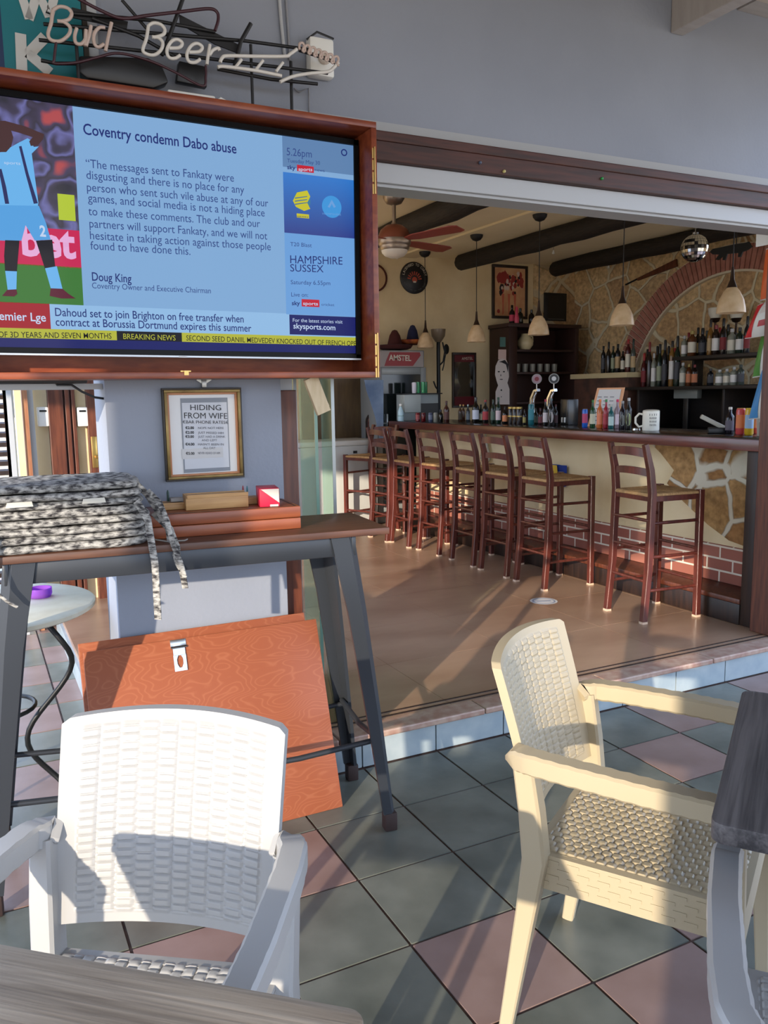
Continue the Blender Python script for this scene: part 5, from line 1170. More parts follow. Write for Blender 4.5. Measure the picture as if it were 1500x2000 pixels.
SPIR = [((24, 16, 12), (20, 18, 18)), ((20, 36, 24), (24, 24, 24)), ((84, 44, 18), (150, 130, 60)), ((36, 22, 16), (120, 20, 24)), ((120, 122, 110), (170, 170, 170)), ((70, 20, 22), (150, 30, 30)), ((16, 18, 24), (16, 16, 18)), ((120, 84, 36), (30, 24, 20)), ((60, 66, 60), (26, 40, 30))]
LBS = [(206, 198, 180), (176, 150, 110), (120, 30, 34), (214, 210, 206), (60, 60, 66), (196, 120, 80), (140, 146, 120), (210, 180, 120)]
rnd = random.Random(21); NAMES = {}
CN = lambda c: ('pale glass' if min(c) > 95 else 'red' if c[0] > 60 and c[1] < 30 else 'amber' if c[0] > 80 else 'dark green' if c[1] > c[0] else 'dark brown' if c[0] > c[2]+6 else 'black')
LN = {(206, 198, 180): 'cream', (176, 150, 110): 'tan', (120, 30, 34): 'red', (214, 210, 206): 'white', (60, 60, 66): 'grey', (196, 120, 80): 'orange', (140, 146, 120): 'green-grey', (210, 180, 120): 'gold'}
ORD = 'first second third fourth fifth sixth seventh eighth ninth tenth eleventh twelfth thirteenth fourteenth fifteenth sixteenth seventeenth eighteenth nineteenth twentieth'.split()
def shelf_row(X, z, items, grp, where):
    for k, (px, ytop, wpx, bi, li, kind) in enumerate(items):
        p = at(px, 720, 0, X); zt = at(px, ytop, 0, X).z; H = zt-z; R = wpx/2*depth_of((X, p.y, z))/FOC
        (bc, cc) = SPIR[bi]; lc = LBS[li] if li >= 0 else None
        lab = '%s bottle%s, %s %s' % (CN(bc), (' with %s label' % LN[lc]) if lc else '', ORD[k], where)
        drink('spirit_bottle', (X, p.y, z+.0005), H, R, colm(bc), colm(cc, .4), colm(lc, .6) if lc else None, lab, 'bottle', grp, kind)
shelf_row(4.56, LGZ, [(1178, 676, 9, 6, 4, 'spirit'), (1188, 668, 10, 0, -1, 'wine'), (1197, 676, 9, 1, 6, 'spirit'), (1206, 672, 11, 6, 1, 'spirit'), (1216, 686, 9, 0, 0, 'spirit'), (1226, 663, 11, 5, 0, 'spirit'), (1236, 662, 10, 8, 1, 'wine')], 'bottles on the cream ledge', 'along the cream ledge from its dark end')
shelf_row(4.58, SLZ, [(1258, 690, 12, 5, 2, 'wine'), (1268, 668, 11, 3, -1, 'wine'), (1277, 690, 11, 4, 3, 'spirit'), (1288, 672, 12, 1, 6, 'wine'), (1298, 664, 12, 6, 4, 'wine'), (1312, 666, 12, 7, 3, 'spirit'), (1322, 656, 13, 1, 4, 'wine'), (1334, 708, 13, 4, 0, 'spirit'), (1346, 711, 12, 2, 5, 'spirit'), (1357, 712, 12, 3, 5, 'spirit')], 'bottles on the lower back shelf', 'along the lower back shelf')
shelf_row(4.60, SUZ, [(1335, 656, 12, 4, 3, 'spirit'), (1350, 646, 17, 2, 0, 'spirit'), (1370, 641, 15, 6, 4, 'wine'), (1385, 624, 12, 7, 1, 'wine'), (1396, 635, 16, 3, 3, 'spirit'), (1410, 622, 13, 0, 2, 'wine'), (1427, 642, 17, 4, 0, 'spirit'), (1442, 640, 15, 1, 3, 'spirit'), (1456, 618, 12, 6, 2, 'wine')], 'bottles on the upper back shelf', 'along the upper back shelf')
shelf_row(4.50, SLZ, [(1388, 720, 12, 6, 4, 'spirit'), (1406, 722, 16, 4, 3, 'spirit'), (1420, 720, 14, 4, 0, 'spirit'), (1434, 716, 14, 4, 3, 'spirit'), (1447, 712, 14, 8, 4, 'spirit')], 'bottles under the upper back shelf', 'in the row under the upper shelf')
shelf_row(4.87, SLZ, [(1264, 682, 11, 6, 4, 'spirit'), (1283, 676, 11, 0, 3, 'wine'), (1294, 684, 11, 2, 1, 'spirit'), (1305, 676, 11, 1, -1, 'wine'), (1317, 680, 11, 5, 0, 'spirit'), (1328, 700, 11, 3, 5, 'spirit')], 'bottles at the back of the lower shelf', 'in the back row of the lower shelf')
shelf_row(4.73, SUZ, [(1343, 650, 11, 3, 0, 'wine'), (1361, 640, 12, 0, 7, 'wine'), (1378, 646, 12, 8, 3, 'spirit'), (1403, 640, 12, 5, 1, 'wine'), (1419, 634, 12, 1, 3, 'wine'), (1435, 650, 12, 7, 2, 'spirit')], 'bottles at the back of the upper shelf', 'in the back row of the upper shelf')
t = empty('till_display', (4.62, at(1343, 764, 0, 4.62).y, 1.0705), 0, 'small pale till display in the shadow under the bottle shelf', 'display')
zc0 = at(1343, 772, 0, 4.62).z-1.0705
b = MB(); b.box(-.02, .02, -.03, .03, 0, zc0-.03, 0, .003); b.build('stand', [m_black], t, 40)
b = MB(); b.box(-.03, .03, -.14, .14, zc0-.0295, zc0+.06, 0, .006); b.build('display_case', [mat('dull_silver', S(120, 124, 120), .4)], t, 40)
# ------------------------------------------------------------------ arch and wall things behind the bar
m_ab = mat('arch_brick', S(172, 116, 100), .85, col2=S(150, 96, 82), scale=12, bump=.3); m_am = mat('arch_mortar', S(206, 194, 170), .9)
ar = empty('brick_arch', (5.099, 3.42, 1.22), 0, 'red brick arch on the stone wall above the bottle shelves', 'arch')
b = MB(); n = 62; A0, A1 = math.radians(18), math.radians(162)
def seg(b, a0, a1, r0, r1, x0, x1):
    pts = [(x0, r*math.cos(a), r*math.sin(a)) for r, a in ((r0, a0), (r1, a0), (r1, a1), (r0, a1))]
    b.prism(pts, (x1-x0, 0, 0))
for k in range(n):
    a0 = A0+(A1-A0)*k/n; a1 = A0+(A1-A0)*(k+1)/n; g = (a1-a0)*.10
    seg(b, a0+g, a1-g, 1.285, 1.505, -.055, -.0)
b.build('brick_ring', [m_ab], ar)
b = MB()
for k in range(n): seg(b, A0+(A1-A0)*k/n, A0+(A1-A0)*(k+1)/n, 1.265, 1.515, -.042, -.0005)
b.build('mortar_bed', [m_am], ar)
# double wall lamp
q = at(1425, 650, 0, 5.09); wl = empty('wall_lamp', (5.085, q.y, q.z), 0, 'dark iron wall lamp with two frosted glass bowls under the arch', 'wall lamp')
m_fr = mat('frosted_glass', S(206, 200, 184), .5); m_br = mat('bronze', S(56, 40, 30), .4, .6)
b = MB(); b.lathe([(.05, -.01), (.05, .0), (.02, .012)], 16); b.build('wall_plate', [m_br], wl, 45, (0, 0, 0), (0, -PI/2, 0))
for px in (1397, 1438):
    a = at(px, 628, 0, 4.92); rel = Vector((4.92-5.085, a.y-q.y, a.z-q.z))
    b = MB(); b.tube([(-.01, 0, 0), (rel.x*.6, rel.y*.5, -.05), (rel.x, rel.y, -.02), (rel.x, rel.y, rel.z)], .010, 8); b.lathe([(.012, -.01), (.034, .0), (.046, .03)], 16, rel); b.build('arm', [m_br], wl, 45)
    b = MB(); b.lathe([(.045, .03), (.062, .07), (.066, .12), (.058, .125), (.05, .06), (.001, .035)], 20, rel); b.build('glass_bowl', [m_fr], wl, 45)
# weathervane pig
P0 = lambda px, py, X=3.9: at(px, py, 0, X)
XW = 4.3
t = empty('weathervane', P0(1425, 490, XW), 0, 'black iron animal silhouette hanging under the ceiling beam', 'weathervane'); TW = Vector(t.location)
pts = [(1386, 492), (1392, 486), (1412, 482), (1440, 476), (1455, 474), (1462, 472), (1468, 482), (1460, 488), (1450, 492), (1446, 502), (1441, 502), (1442, 494), (1420, 496), (1416, 508), (1411, 508), (1412, 500), (1402, 508), (1397, 507), (1404, 497), (1392, 497)]
b = MB(); b.prism([P0(x, y, XW)-TW for x, y in pts], (.012, 0, 0)); b.build('silhouette', [m_iron], t)
b = MB(); q = P0(1437, 478, XW)-TW; b.tube([(0.006, q.y, q.z), (0.006, q.y, 2.838-TW.z)], .004, 6); b.build('hanger', [m_iron], t, 60)
# rifle on the wall
q0, q1 = at(1222, 556, 0, 5.08), at(1325, 512, 0, 5.08); t = empty('rifle', (q0+q1)/2, 0, 'old brown rifle fixed slanting on the stone wall above the arch', 'rifle'); c = Vector(t.location)
b = MB(); d = (q1-q0).normalized(); b.sweep([q1-c-d*.02, q1-c-d*.30, q1-c-d*.42, q0-c+d*.18], [(.022, .075), (.022, .05), (.02, .035), (.018, .026)], side=(1, 0, 0)); b.build('stock', [m_brownframe], t, 40)
b = MB(); b.tube([q0-c, q1-c-d*.34+Vector((0, 0, .018))], .009, 8); b.build('barrel', [m_iron], t, 60)
# mirror ball
Mm, N, L, P = node_mat('mirror_tiles', .06, .8); P.inputs['Metallic'].default_value = 1.0; P.inputs['Base Color'].default_value = (.8, .8, .78, 1)
BXm = 3.62; q = at(1357, 485, 0, BXm); R = 26.5*depth_of(q)/FOC
t = empty('mirror_ball', q, 0, 'silver mirror ball hanging under the ceiling beams', 'mirror ball')
b = MB(); nl, nn = 13, 26
for i in range(nl):
    t0, t1 = PI*i/nl+.012, PI*(i+1)/nl-.012
    for j in range(nn):
        a0, a1 = 2*PI*j/nn+.012, 2*PI*(j+1)/nn-.012
        vs = [(R*math.sin(tt)*math.cos(a), R*math.sin(tt)*math.sin(a), R*math.cos(tt)) for tt, a in ((t0, a0), (t1, a0), (t1, a1), (t0, a1))]
        b.poly(vs)
b.build('mirror_tile', [Mm], t)
b = MB(); b.lathe([(R*.97*math.sin(PI*i/16)+1e-4, -R*.97*math.cos(PI*i/16)) for i in range(17)], 26); b.build('core', [m_iron], t, 60)
b = MB(); b.lathe([(.022, R-.004), (.022, R+.012), (.006, R+.016)], 12); b.tube([(0, 0, R+.012), (0, 0, 2.839-q.z)], .0035, 6); b.build('hanger', [m_steel], t, 45)

# ------------------------------------------------------------------ pendant lamps over the counter
m_shade = mat('alabaster_shade', S(206, 178, 140), .4, col2=S(184, 152, 112), scale=14); m_cord = mat('black_cord', S(20, 18, 18), .6)
pp = empty('pendant_lamp', (2.9, 1.53, 2.822), 0)
b = MB(); b.lathe([(.058, -.001), (.054, -.022), (.036, -.044), (.010, -.054)], 20); b.build('canopy', [m_cord], pp, 45)
b = MB(); b.tube([(0, 0, -.05), (0, 0, -.70)], .0035, 6); b.build('cord', [m_cord], pp, 60)
b = MB(); b.lathe([(.007, -.665), (.010, -.70), (.013, -.74), (.030, -.785), (.024, -.79)], 16); b.build('socket_cup', [m_br], pp, 45)
b = MB(); b.lathe([(.026, -.782), (.048, -.81), (.072, -.86), (.082, -.905), (.085, -.935), (.082, -.935), (.078, -.905), (.068, -.862), (.044, -.814), (.024, -.786)], 26); b.build('shade', [m_shade], pp, 50)
for k, y in enumerate((1.53, 2.465, 3.42, 4.335, 5.27)):
    o = pp if k == 0 else copy_tree(pp); o.location = (2.9, y, 2.822)
    tag(o, ['frosted pendant lamp over the counter, in front of the double wall lamp', 'frosted pendant lamp over the counter beside the arch foot', 'frosted pendant lamp in front of the dark shelving unit', 'frosted pendant lamp over the counter beside the framed painting', 'frosted pendant lamp hanging in front of the black round sign'][k], 'pendant lamp', 'pendant lamps in a row over the counter')
# ceiling fan
q = at(769, 372, 1, 3.35); FXn, FYn = q.x, 3.35
m_cop = mat('brushed_copper', S(150, 92, 74), .35, .7); m_nic = mat('antique_nickel', S(150, 134, 118), .35, .8); m_blade = mat('red_brown_blade', S(140, 58, 44), .4)
fan = empty('ceiling_fan', (FXn, FYn, 2.84), 0, 'ceiling fan with copper motor, white lamp and red-brown blades', 'ceiling fan')
b = MB(); b.lathe([(.078, -.001), (.076, -.03), (.055, -.062), (.016, -.075)], 28); b.build('canopy', [m_nic], fan, 45)
b = MB(); b.tube([(0, 0, -.07), (0, 0, -.20)], .014, 10); b.lathe([(.02, -.195), (.022, -.215)], 12); b.build('downrod', [m_nic], fan, 45)
b = MB(); b.lathe([(.02, -.205), (.06, -.215), (.098, -.245), (.116, -.285), (.118, -.31)], 32); b.build('motor_top', [m_cop], fan, 50)
b = MB(); b.lathe([(.119, -.3105), (.119, -.335), (.112, -.352), (.108, -.356), (.108, -.36), (.106, -.372), (.098, -.385)], 32); b.build('motor_ring', [m_nic], fan, 50)
b = MB(); b.lathe([(.096, -.386), (.09, -.405), (.07, -.425), (.035, -.438), (.001, -.441)], 28); b.build('lamp_bowl', [mat('opal_glass', S(216, 206, 190), .3)], fan, 50)
for k in range(4):
    a = math.radians(20+90*k); c_, s_ = math.cos(a), math.sin(a)
    def fp(r, w, z): return (r*c_-w*s_, r*s_+w*c_, z)
    b = MB(); b.prism([fp(.10, -.02, -.318), fp(.2, -.05, -.312), fp(.55, -.068, -.308), fp(.60, -.045, -.310), fp(.60, .045, -.326), fp(.55, .068, -.328), fp(.2, .05, -.328), fp(.10, .02, -.324)], (0, 0, .006)); b.build('blade', [m_blade], fan)
# hooks with small white sensors on the ceiling
for k, (px, py) in enumerate(((775, 498), (1081, 488), (1189, 518))):
    q = at(px, py-10, 2, 2.838); t = empty('hanging_clip', (q.x, q.y, 2.839), 0, ['small white clip hanging beyond the ceiling fan', 'small white clip hanging by the middle log beam', 'small white clip hanging beside the log beam over the arch'][k], 'clip', 'small white clips hanging from the ceiling')
    b = MB(); b.tube([(0, 0, 0), (.003, 0, -.03), (0, 0, -.05)], .0025, 6); b.build('wire', [m_steel], t, 60)
    b = MB(); b.lathe([(.004, -.05), (.012, -.075), (.013, -.085), (.001, -.09)], 10); b.build('bell', [m_white], t, 45)

# ------------------------------------------------------------------ back wall
YB = 5.668
def Bq(px, py, y=YB): return at(px, py, 1, y)
# black round sign
c = Bq(808, 543); R = .162
t = empty('round_sign', (c.x, YB, c.z), 0, 'black round sign with white lettering on the cream wall', 'sign')
b = MB(); b.lathe([(R, 0), (R, .014), (R*.97, .018), (.001, .018)], 40); b.build('disc', [m_black], t, 45, (0, -.001, 0), (PI/2, 0, 0))
def arc_text(s, r, a0, a1, cap, m, flip=False):
    n = len(s)
    for i, ch in enumerate(s):
        if ch == ' ': continue
        a = a0+(a1-a0)*i/(n-1); rad = Vector((math.cos(a), 0, math.sin(a))); up = -rad if flip else rad
        tg = Vector((up.z, 0, -up.x)); p = rad*r+Vector((0, -.0195, 0)); w = cap*(.35 if ch == 'I' else .75)
        lettering(ch, m, p-tg*w/2, p+tg*w/2, cap, up, parent=t, depth=.0004)
m_sw = mat('cream_sign_paint', S(206, 200, 184), .6); m_sr = mat('red_sign_paint', S(176, 74, 50), .6); m_sg = mat('grey_sign_paint', S(90, 92, 92), .6)
arc_text('LICENSED TO CARRY', .122, math.radians(165), math.radians(15), .026, m_sw)
arc_text('SOUVENIR OF THE BAR', .138, math.radians(205), math.radians(335), .014, m_sg, True)
b = MB()
for k in range(9):
    a = math.radians(10+160*k/8); b.poly([(r*math.cos(a+d), -.0196, r*math.sin(a+d)-.02) for r, d in ((.045, -.10), (.085, -.075), (.085, .075), (.045, .10))])
b.build('sunburst', [m_sr], t); b = MB(); b.poly([(.03*math.cos(2*PI*i/16), -.0197, .03*math.sin(2*PI*i/16)-.02) for i in range(16)]); b.build('centre_dot', [m_sr], t); b = MB(); b.box(-.016, .016, -.0205, -.0198, -.05, -.034); b.build('centre_plate', [m_sw], t)
# clock by the cabinet edge
c = Bq(731, 543); t = empty('wall_clock', (c.x, YB, c.z), 0, 'round red-rimmed plate on the back wall, half hidden by the television cabinet', 'wall plate')
b = MB(); b.lathe([(.135, 0), (.14, .02), (.122, .026), (.122, .016)], 32, caps=False); b.build('rim', [mat('dark_red_rim', S(84, 36, 28), .5)], t, 45, (0, -.001, 0), (PI/2, 0, 0)); b = MB(); b.lathe([(.12, .003), (.12, .014), (.001, .014)], 32); b.build('face', [mat('cream_face', S(196, 160, 116), .6)], t, 45, (0, -.001, 0), (PI/2, 0, 0))
# framed painting: plain strokes in its colours
a, c = Bq(960, 516), Bq(1028, 624); t = empty('framed_painting', ((a.x+c.x)/2, YB, (a.z+c.z)/2), 0, 'dark framed cream painting with red and black strokes on the back wall', 'painting'); w, h = (c.x-a.x)/2, (a.z-c.z)/2
b = MB()
for q in ((-w, w, h-.03, h), (-w, w, -h, -h+.03), (-w, -w+.03, -h+.03, h-.03), (w-.03, w, -h+.03, h-.03)): b.box(q[0], q[1], -.026, -.001, q[2], q[3], 0, .004)
b.build('frame', [m_dark], t, 40)
b = MB(); b.box(-w+.03, w-.03, -.012, -.001, -h+.03, h-.03); b.build('canvas', [mat('painting_ground', S(212, 168, 124), .7, col2=S(196, 140, 98), scale=6)], t)
rnd = random.Random(5)
m_pr_ = mat('painting_red', S(150, 50, 44), .7); m_pk = mat('painting_black', S(34, 26, 28), .7); m_pw = mat('painting_white', S(206, 186, 170), .7)
for m, nm, n, zr, sz in ((m_pr_, 'red_strokes', 26, (-.02, .2), .03), (m_pk, 'black_strokes', 14, (-.02, .18), .022), (m_pw, 'white_strokes', 14, (.02, .22), .022)):
    b = MB()
    for k in range(n):
        x = rnd.uniform(-w*.65, w*.7); z = rnd.uniform(*zr); s = rnd.uniform(.6, 1.3)*sz; y = -.0124-rnd.uniform(0, .0012)
        b.poly([(x+s*rnd.uniform(.6, 1.1)*math.cos(2*PI*i/7), y, z+s*1.5*rnd.uniform(.6, 1.1)*math.sin(2*PI*i/7)) for i in range(7)])
    b.build(nm, [m], t)
b = MB()
for x in (-.11, -.03, .05): b.poly([(x, -.0128, -.02), (x+.035, -.0128, -.02), (x+.028, -.0128, -.14), (x+.012, -.0128, -.14)]); b.poly([(x+.012, -.0126, -.14), (x+.028, -.0126, -.14), (x+.03, -.0126, -.23), (x+.01, -.0126, -.25)])
b.build('long_strokes', [mat('painting_orange', S(196, 100, 74), .7)], t); b = MB(); b.poly([(-.15+.02*math.cos(2*PI*i/14), -.013, -.21+.022*math.sin(2*PI*i/14)) for i in range(14)]); b.build('red_dot', [m_pr_], t)
# mirror with a red printed frame
pts = [Bq(882, 690), Bq(928, 685), Bq(928, 794), Bq(882, 798)]; c = (pts[0]+pts[2])/2
t = empty('pub_mirror', (c.x, YB, c.z), 0, 'dark wooden framed beer mirror with red print on the back wall', 'mirror'); w, h = (pts[1].x-pts[0].x)/2, (pts[0].z-pts[3].z)/2
b = MB()
for q in ((-w, w, h-.025, h), (-w, w, -h, -h+.025), (-w, -w+.022, -h+.025, h-.025), (w-.022, w, -h+.025, h-.025)): b.box(q[0], q[1], -.026, -.001, q[2], q[3], 0, .003)
b.build('frame', [m_dark], t, 40)
b = MB(); b.box(-w+.022, w-.022, -.012, -.001, -h+.025, h-.025); b.build('mirror_glass', [mat('dim_mirror', (.35, .38, .38, 1), .08, 1.0)], t)
b = MB(); b.box(-w+.022, w-.022, -.0126, -.0121, -h+.025, -h+.12); b.box(-w+.022, w-.022, -.0126, -.0121, h-.10, h-.025); b.build('red_print', [mat('mirror_red', S(92, 20, 28), .3)], t)
lettering('AMSTEL', m_sw, (-w*.2, -.0128, h-.08), (w*.75, -.0128, h-.075), .03, parent=t, depth=.0003)
# tall fridge
x0, x1 = 2.34, 2.90; YFr = 5.28; zt = at(800, 684, 1, YFr).z
t = empty('drinks_fridge', ((x0+x1)/2, YFr+.19, FZ), 0, 'tall grey drinks fridge with a red beer sign at its top', 'fridge'); w = (x1-x0)/2; H = zt-FZ; d0, d1 = -.19, .19
m_fg = mat('fridge_grey', S(138, 142, 142), .35, .2); m_fdk = mat('fridge_dark_glass', S(26, 32, 34), .08)
b = MB(); b.box(-w, w, d0+.02, d1, .001, H, 0, .006); b.build('body', [m_fg], t, 40)
b = MB()
for q in ((-w, -w+.06, .12, H-.17), (w-.06, w, .12, H-.17), (-w+.06, w-.06, H-.24, H-.17), (-w+.06, w-.06, .12, .19)): b.box(q[0], q[1], d0-.015, d0+.019, q[2], q[3], 0, .004)
dr = b.build('door', [m_fg], t, 40)
b = MB(); b.box(-w+.06, w-.06, d0-.008, d0+.002, .19, H-.24); b.build('door_glass', [m_fdk], t)
b = MB(); b.box(-w+.10, -w+.12, d0-.035, d0-.0155, .7, 1.1, 0, .004); b.build('handle', [m_steel], t, 40)
b = MB(); b.box(-w+.02, w-.02, d0+.004, d0+.0195, H-.165, H-.01); b.build('sign_panel', [mat('sign_silver', S(150, 140, 136), .4)], t)
b = MB(); b.prism([(-w+.10, d0+.003, H-.155), (w-.14, d0+.003, H-.155), (w-.05, d0+.003, H-.05), (w-.06, d0+.003, H-.02), (-w+.16, d0+.003, H-.02), (-w+.12, d0+.003, H-.10)], (0, .0008, 0)); b.build('red_flash', [mat('sign_red', S(140, 26, 30), .4)], t)
lettering('AMSTEL', m_sw, (-w+.15, d0+.0022, H-.10), (w-.16, d0+.0022, H-.105), .055, parent=t, depth=.0004, bold=.02)
for k in range(2):
    b = MB(); b.box(-w+.07, w-.07, d0-.0095, d0-.0085, .55+.45*k, .565+.45*k); b.build('shelf_edge', [mat('shelf_wire', S(110, 118, 118), .4)], t)
# hats on top of the fridge
def hat(px, y, z, R, cols, lab, tilt=(0, 0, 0)):
    q = at(px, 660, 1, y); t = empty('straw_hat', (q.x, y, z), 0, lab, 'hat', 'wide hats on top of the fridge'); t.rotation_euler = tilt
    b = MB(); b.lathe([(R*.45, .012), (R*.7, .010), (R*.9, .022), (R, .05), (R*.985, .056), (R*.88, .03), (R*.7, .017), (R*.42, .02)], 30, caps=False); b.build('brim', [cols[0]], t, 50)
    b = MB(); b.lathe([(R*.44, .0195), (R*.42, .06), (R*.30, .15), (R*.14, .20), (.001, .208)], 26); b.build('crown', [cols[1]], t, 50)
    b = MB(); b.lathe([(R*.445, .024), (R*.435, .055)], 26, caps=False); b.build('band', [cols[2]], t, 50)
    b = MB(); b.lathe([(R*.99, .0525), (R*1.0, .056)], 30, caps=False); b.build('brim_edge', [cols[2]], t, 50)
m_h1 = mat('maroon_felt', S(66, 22, 20), .9); m_h2 = mat('black_felt', S(24, 20, 26), .9); m_h3 = mat('orange_straw', S(190, 104, 40), .8, col2=S(120, 30, 30), scale=16); m_h4 = mat('navy_felt', S(34, 36, 66), .9)
hat(771, 5.44, zt+.002, .18, (m_h1, m_h1, m_h2), 'maroon felt hat lying on the fridge beside the television')
hat(806, 5.50, zt+.060, .155, (m_h3, m_h4, m_h1), 'orange straw hat with dark crown on the fridge')
# iron coat stand lamp beside the fridge
q = at(853, 700, 1, 5.42); t = empty('iron_lamp_stand', (q.x+.02, 5.42, FZ), 0, 'black iron stand with a glass bowl beside the fridge', 'stand lamp')
zt2 = at(853, 668, 1, 5.42).z-FZ
b = MB(); b.lathe([(.10, .0), (.10, .02), (.03, .05)], 20); b.build('base', [m_iron], t, 45)
b = MB(); b.tube([(0, 0, .04), (0, 0, zt2)], .02, 10); b.tube([(0, 0, zt2-.25), (.05, -.01, zt2-.20), (.07, -.01, zt2-.10), (.05, 0, zt2)], .008, 8); b.tube([(0, 0, zt2-.5), (-.04, -.01, zt2-.46), (-.06, 0, zt2-.40)], .008, 8); b.build('pole', [m_iron], t, 50)
b = MB(); b.lathe([(.03, zt2), (.07, zt2+.06), (.078, zt2+.13), (.07, zt2+.13), (.06, zt2+.07), (.001, zt2+.01)], 20); b.build('glass_bowl', [mat('smoky_bowl', S(120, 104, 84), .3)], t, 45)
q2 = at(872, 682, 1, 5.40); t = empty('ladle', (q2.x, 5.40, q2.z), 0, 'black round ladle hanging beside the iron stand', 'ladle')
b = MB(); b.lathe([(.001, -.012), (.03, -.010), (.042, 0), (.03, .006), (.001, .008)], 20); o = b.build('bowl', [m_iron], t, 45, (0, 0, 0), (PI/2, 0, .3)); o.scale = (1, 1.25, 1)
b = MB(); b.tube([(-.005, 0, -.04), (-.02, 0, -.09), (-.035, 0, -.17), (-.05, 0, -.22)], .006, 8); b.build('handle', [m_iron], t, 60)
# chest freezer and panel on the wall
zf = at(700, 860, 1, 5.15).z
t = empty('chest_freezer', (1.80, 5.408, FZ), 0, 'pale grey chest freezer by the back wall', 'freezer')
m_fz = mat('freezer_white', S(196, 198, 194), .4)
b = MB(); b.box(-.62, .48, -.25, .25, .03, zf-FZ-.05, 0, .008); b.build('body', [m_fz], t, 40)
b = MB(); b.box(-.63, .49, -.255, .255, zf-FZ-.0495, zf-FZ, 0, .008); b.build('lid', [mat('freezer_lid', S(206, 206, 200), .4)], t, 40)
b = MB(); b.box(-.60, .46, -.24, .24, 0, .0295); b.build('plinth', [m_black], t)
q = at(695, 883, 1, 5.14); b = MB(); b.box(q.x-1.80-.02, q.x-1.80+.02, -.2565, -.2505, q.z-FZ-.012, q.z-FZ+.012); b.build('lock', [m_black], t)
b = MB(); a, c = Bq(640, 700), Bq(722, 858); b.box(a.x-.3, c.x, YB-.03, YB, c.z, 2.0, 0, .004)
tag(b.build('wall_panel', [mat('brown_panel', S(74, 56, 36), .5, col2=S(96, 76, 48), scale=3, stretch=(6, 1, 1))], None, 40), 'brown wooden board on the back wall above the freezer', 'panel')
q = at(733, 830, 1, 5.45); t = empty('arched_picture', (q.x-.03, 5.45, zf+.001), 0, 'small arched picture standing on the freezer beside the fridge', 'picture')
b = MB(); pts = [(-.07, 0, 0), (.07, 0, 0), (.07, 0, .16)]+[(.07*math.cos(PI*i/8), 0, .16+.09*math.sin(PI*i/8)) for i in range(1, 8)]+[(-.07, 0, .16)]; b.prism(pts, (0, .02, 0)); b.build('dark_backing', [m_dark], t)
b = MB(); b.prism([(x*.78, -.002, .015+z*.86) for x, _, z in pts], (0, .0015, 0)); b.build('picture_face', [mat('rosy_print', S(150, 110, 90), .6, col2=S(90, 40, 36), scale=14)], t)
# blue leaning banner between freezer and fridge
t = empty('blue_banner', (2.24, 5.30, zf+.001), 0, 'faded blue curved banner standing on the freezer against the fridge', 'banner')
def bz(px, py): q = at(px, py, 1, 5.22); return (q.x-2.24, q.z-zf-.001)
pts = [bz(*q) for q in ((712, 742), (716, 762), (724, 785), (732, 810), (738, 835), (742, 857), (749, 857), (749, 742))]
b = MB(); b.prism([(x, -.08, z) for x, z in pts], (0, .012, 0)); b.build('cloth', [mat('faded_blue', S(96, 118, 150), .7, col2=S(150, 170, 196), scale=3)], t)
# dark shelving unit in the corner with what is on it
XH0, XH1, YH0, YH1 = 3.92, 4.86, 5.28, 5.645
hu = empty('shelving_unit', ((XH0+XH1)/2, YH0, FZ), 0, 'dark wooden shelving unit in the corner behind the beer taps', 'shelving unit')
def hb(x0, x1, y0, y1, z0, z1, nm): b = MB(); b.box(x0-(XH0+XH1)/2, x1-(XH0+XH1)/2, y0-YH0, y1-YH0, z0-FZ, z1-FZ, 0, .003); return b.build(nm, [m_shelf2], hu, 40)
m_shelf2 = mat('deep_brown_shelf', S(50, 26, 20), .5)
zH = at(1040, 632, 1, YH0).z
hb(XH0, XH0+.11, YH0, YH1, FZ+.001, zH-.0401, 'side_post'); hb(XH1-.05, XH1, YH0, YH1, FZ+.001, zH-.0401, 'side_post'); hb(XH0-.02, XH1+.02, YH0-.02, YH1, zH-.04, zH, 'top_board'); hb(XH0+.11, XH1-.05, YH1-.02, YH1, FZ+.001, zH-.0401, 'back_panel')
for z in (.95, 1.30, 1.62, 1.86): hb(XH0+.1101, XH1-.0501, YH0+.01, YH1-.021, z, z+.025, 'shelf')
t = empty('white_jug', (at(1028, 680, 1, 5.36).x, 5.38, 1.8855), 0, 'cream round jug on the top shelf of the dark unit', 'jug')
b = MB(); b.lathe([(.0, 0), (.05, 0), (.085, .05), (.085, .10), (.05, .145), (.045, .165), (.052, .17), (.001, .165)], 20); b.build('jug_body', [mat('cream_glaze', S(206, 190, 150), .3)], t, 45)
b = MB(); b.tube([(.05, 0, .15), (.095, 0, .14), (.10, 0, .09), (.08, 0, .05)], .009, 8); b.build('handle', [mat('cream_glaze', 0)], t, 60)
m_gd = mat('dim_glassware', S(120, 120, 112), .1)
for k in range(6):
    x = XH0+.20+.10*k; t = tag(MB().lathe([(.028, .0005), (.034, .09), (.031, .09), (.025, .004), (.001, .004)], 14).build('beer_glass', [m_gd], None, 45, (x, 5.40, 1.645)), 'beer glass on the middle shelf of the dark unit, %s from the white face poster' % ORD[k], 'glass', 'glasses on the middle shelf of the dark unit')
for k, (px, cc, hh, lab) in enumerate(((1000, (22, 18, 20), .20, 'black bottle on top of the dark shelving unit'), (1003.5, (206, 60, 90), .0, ''), (1016, (24, 30, 22), .17, 'dark green bottle on top of the dark shelving unit'), (1038, (26, 20, 16), .16, 'brown bottle on top of the dark shelving unit, before the black frame'))):
    if not lab: continue
    q = at(px, 628, 1, 5.40); drink('wine_bottle', (q.x, 5.40, zH+.0005), hh, .032, colm(cc), colm(cc, .4), colm((196, 60, 90), .6) if k == 0 else None, lab, 'bottle', 'bottles on top of the dark unit', 'wine')
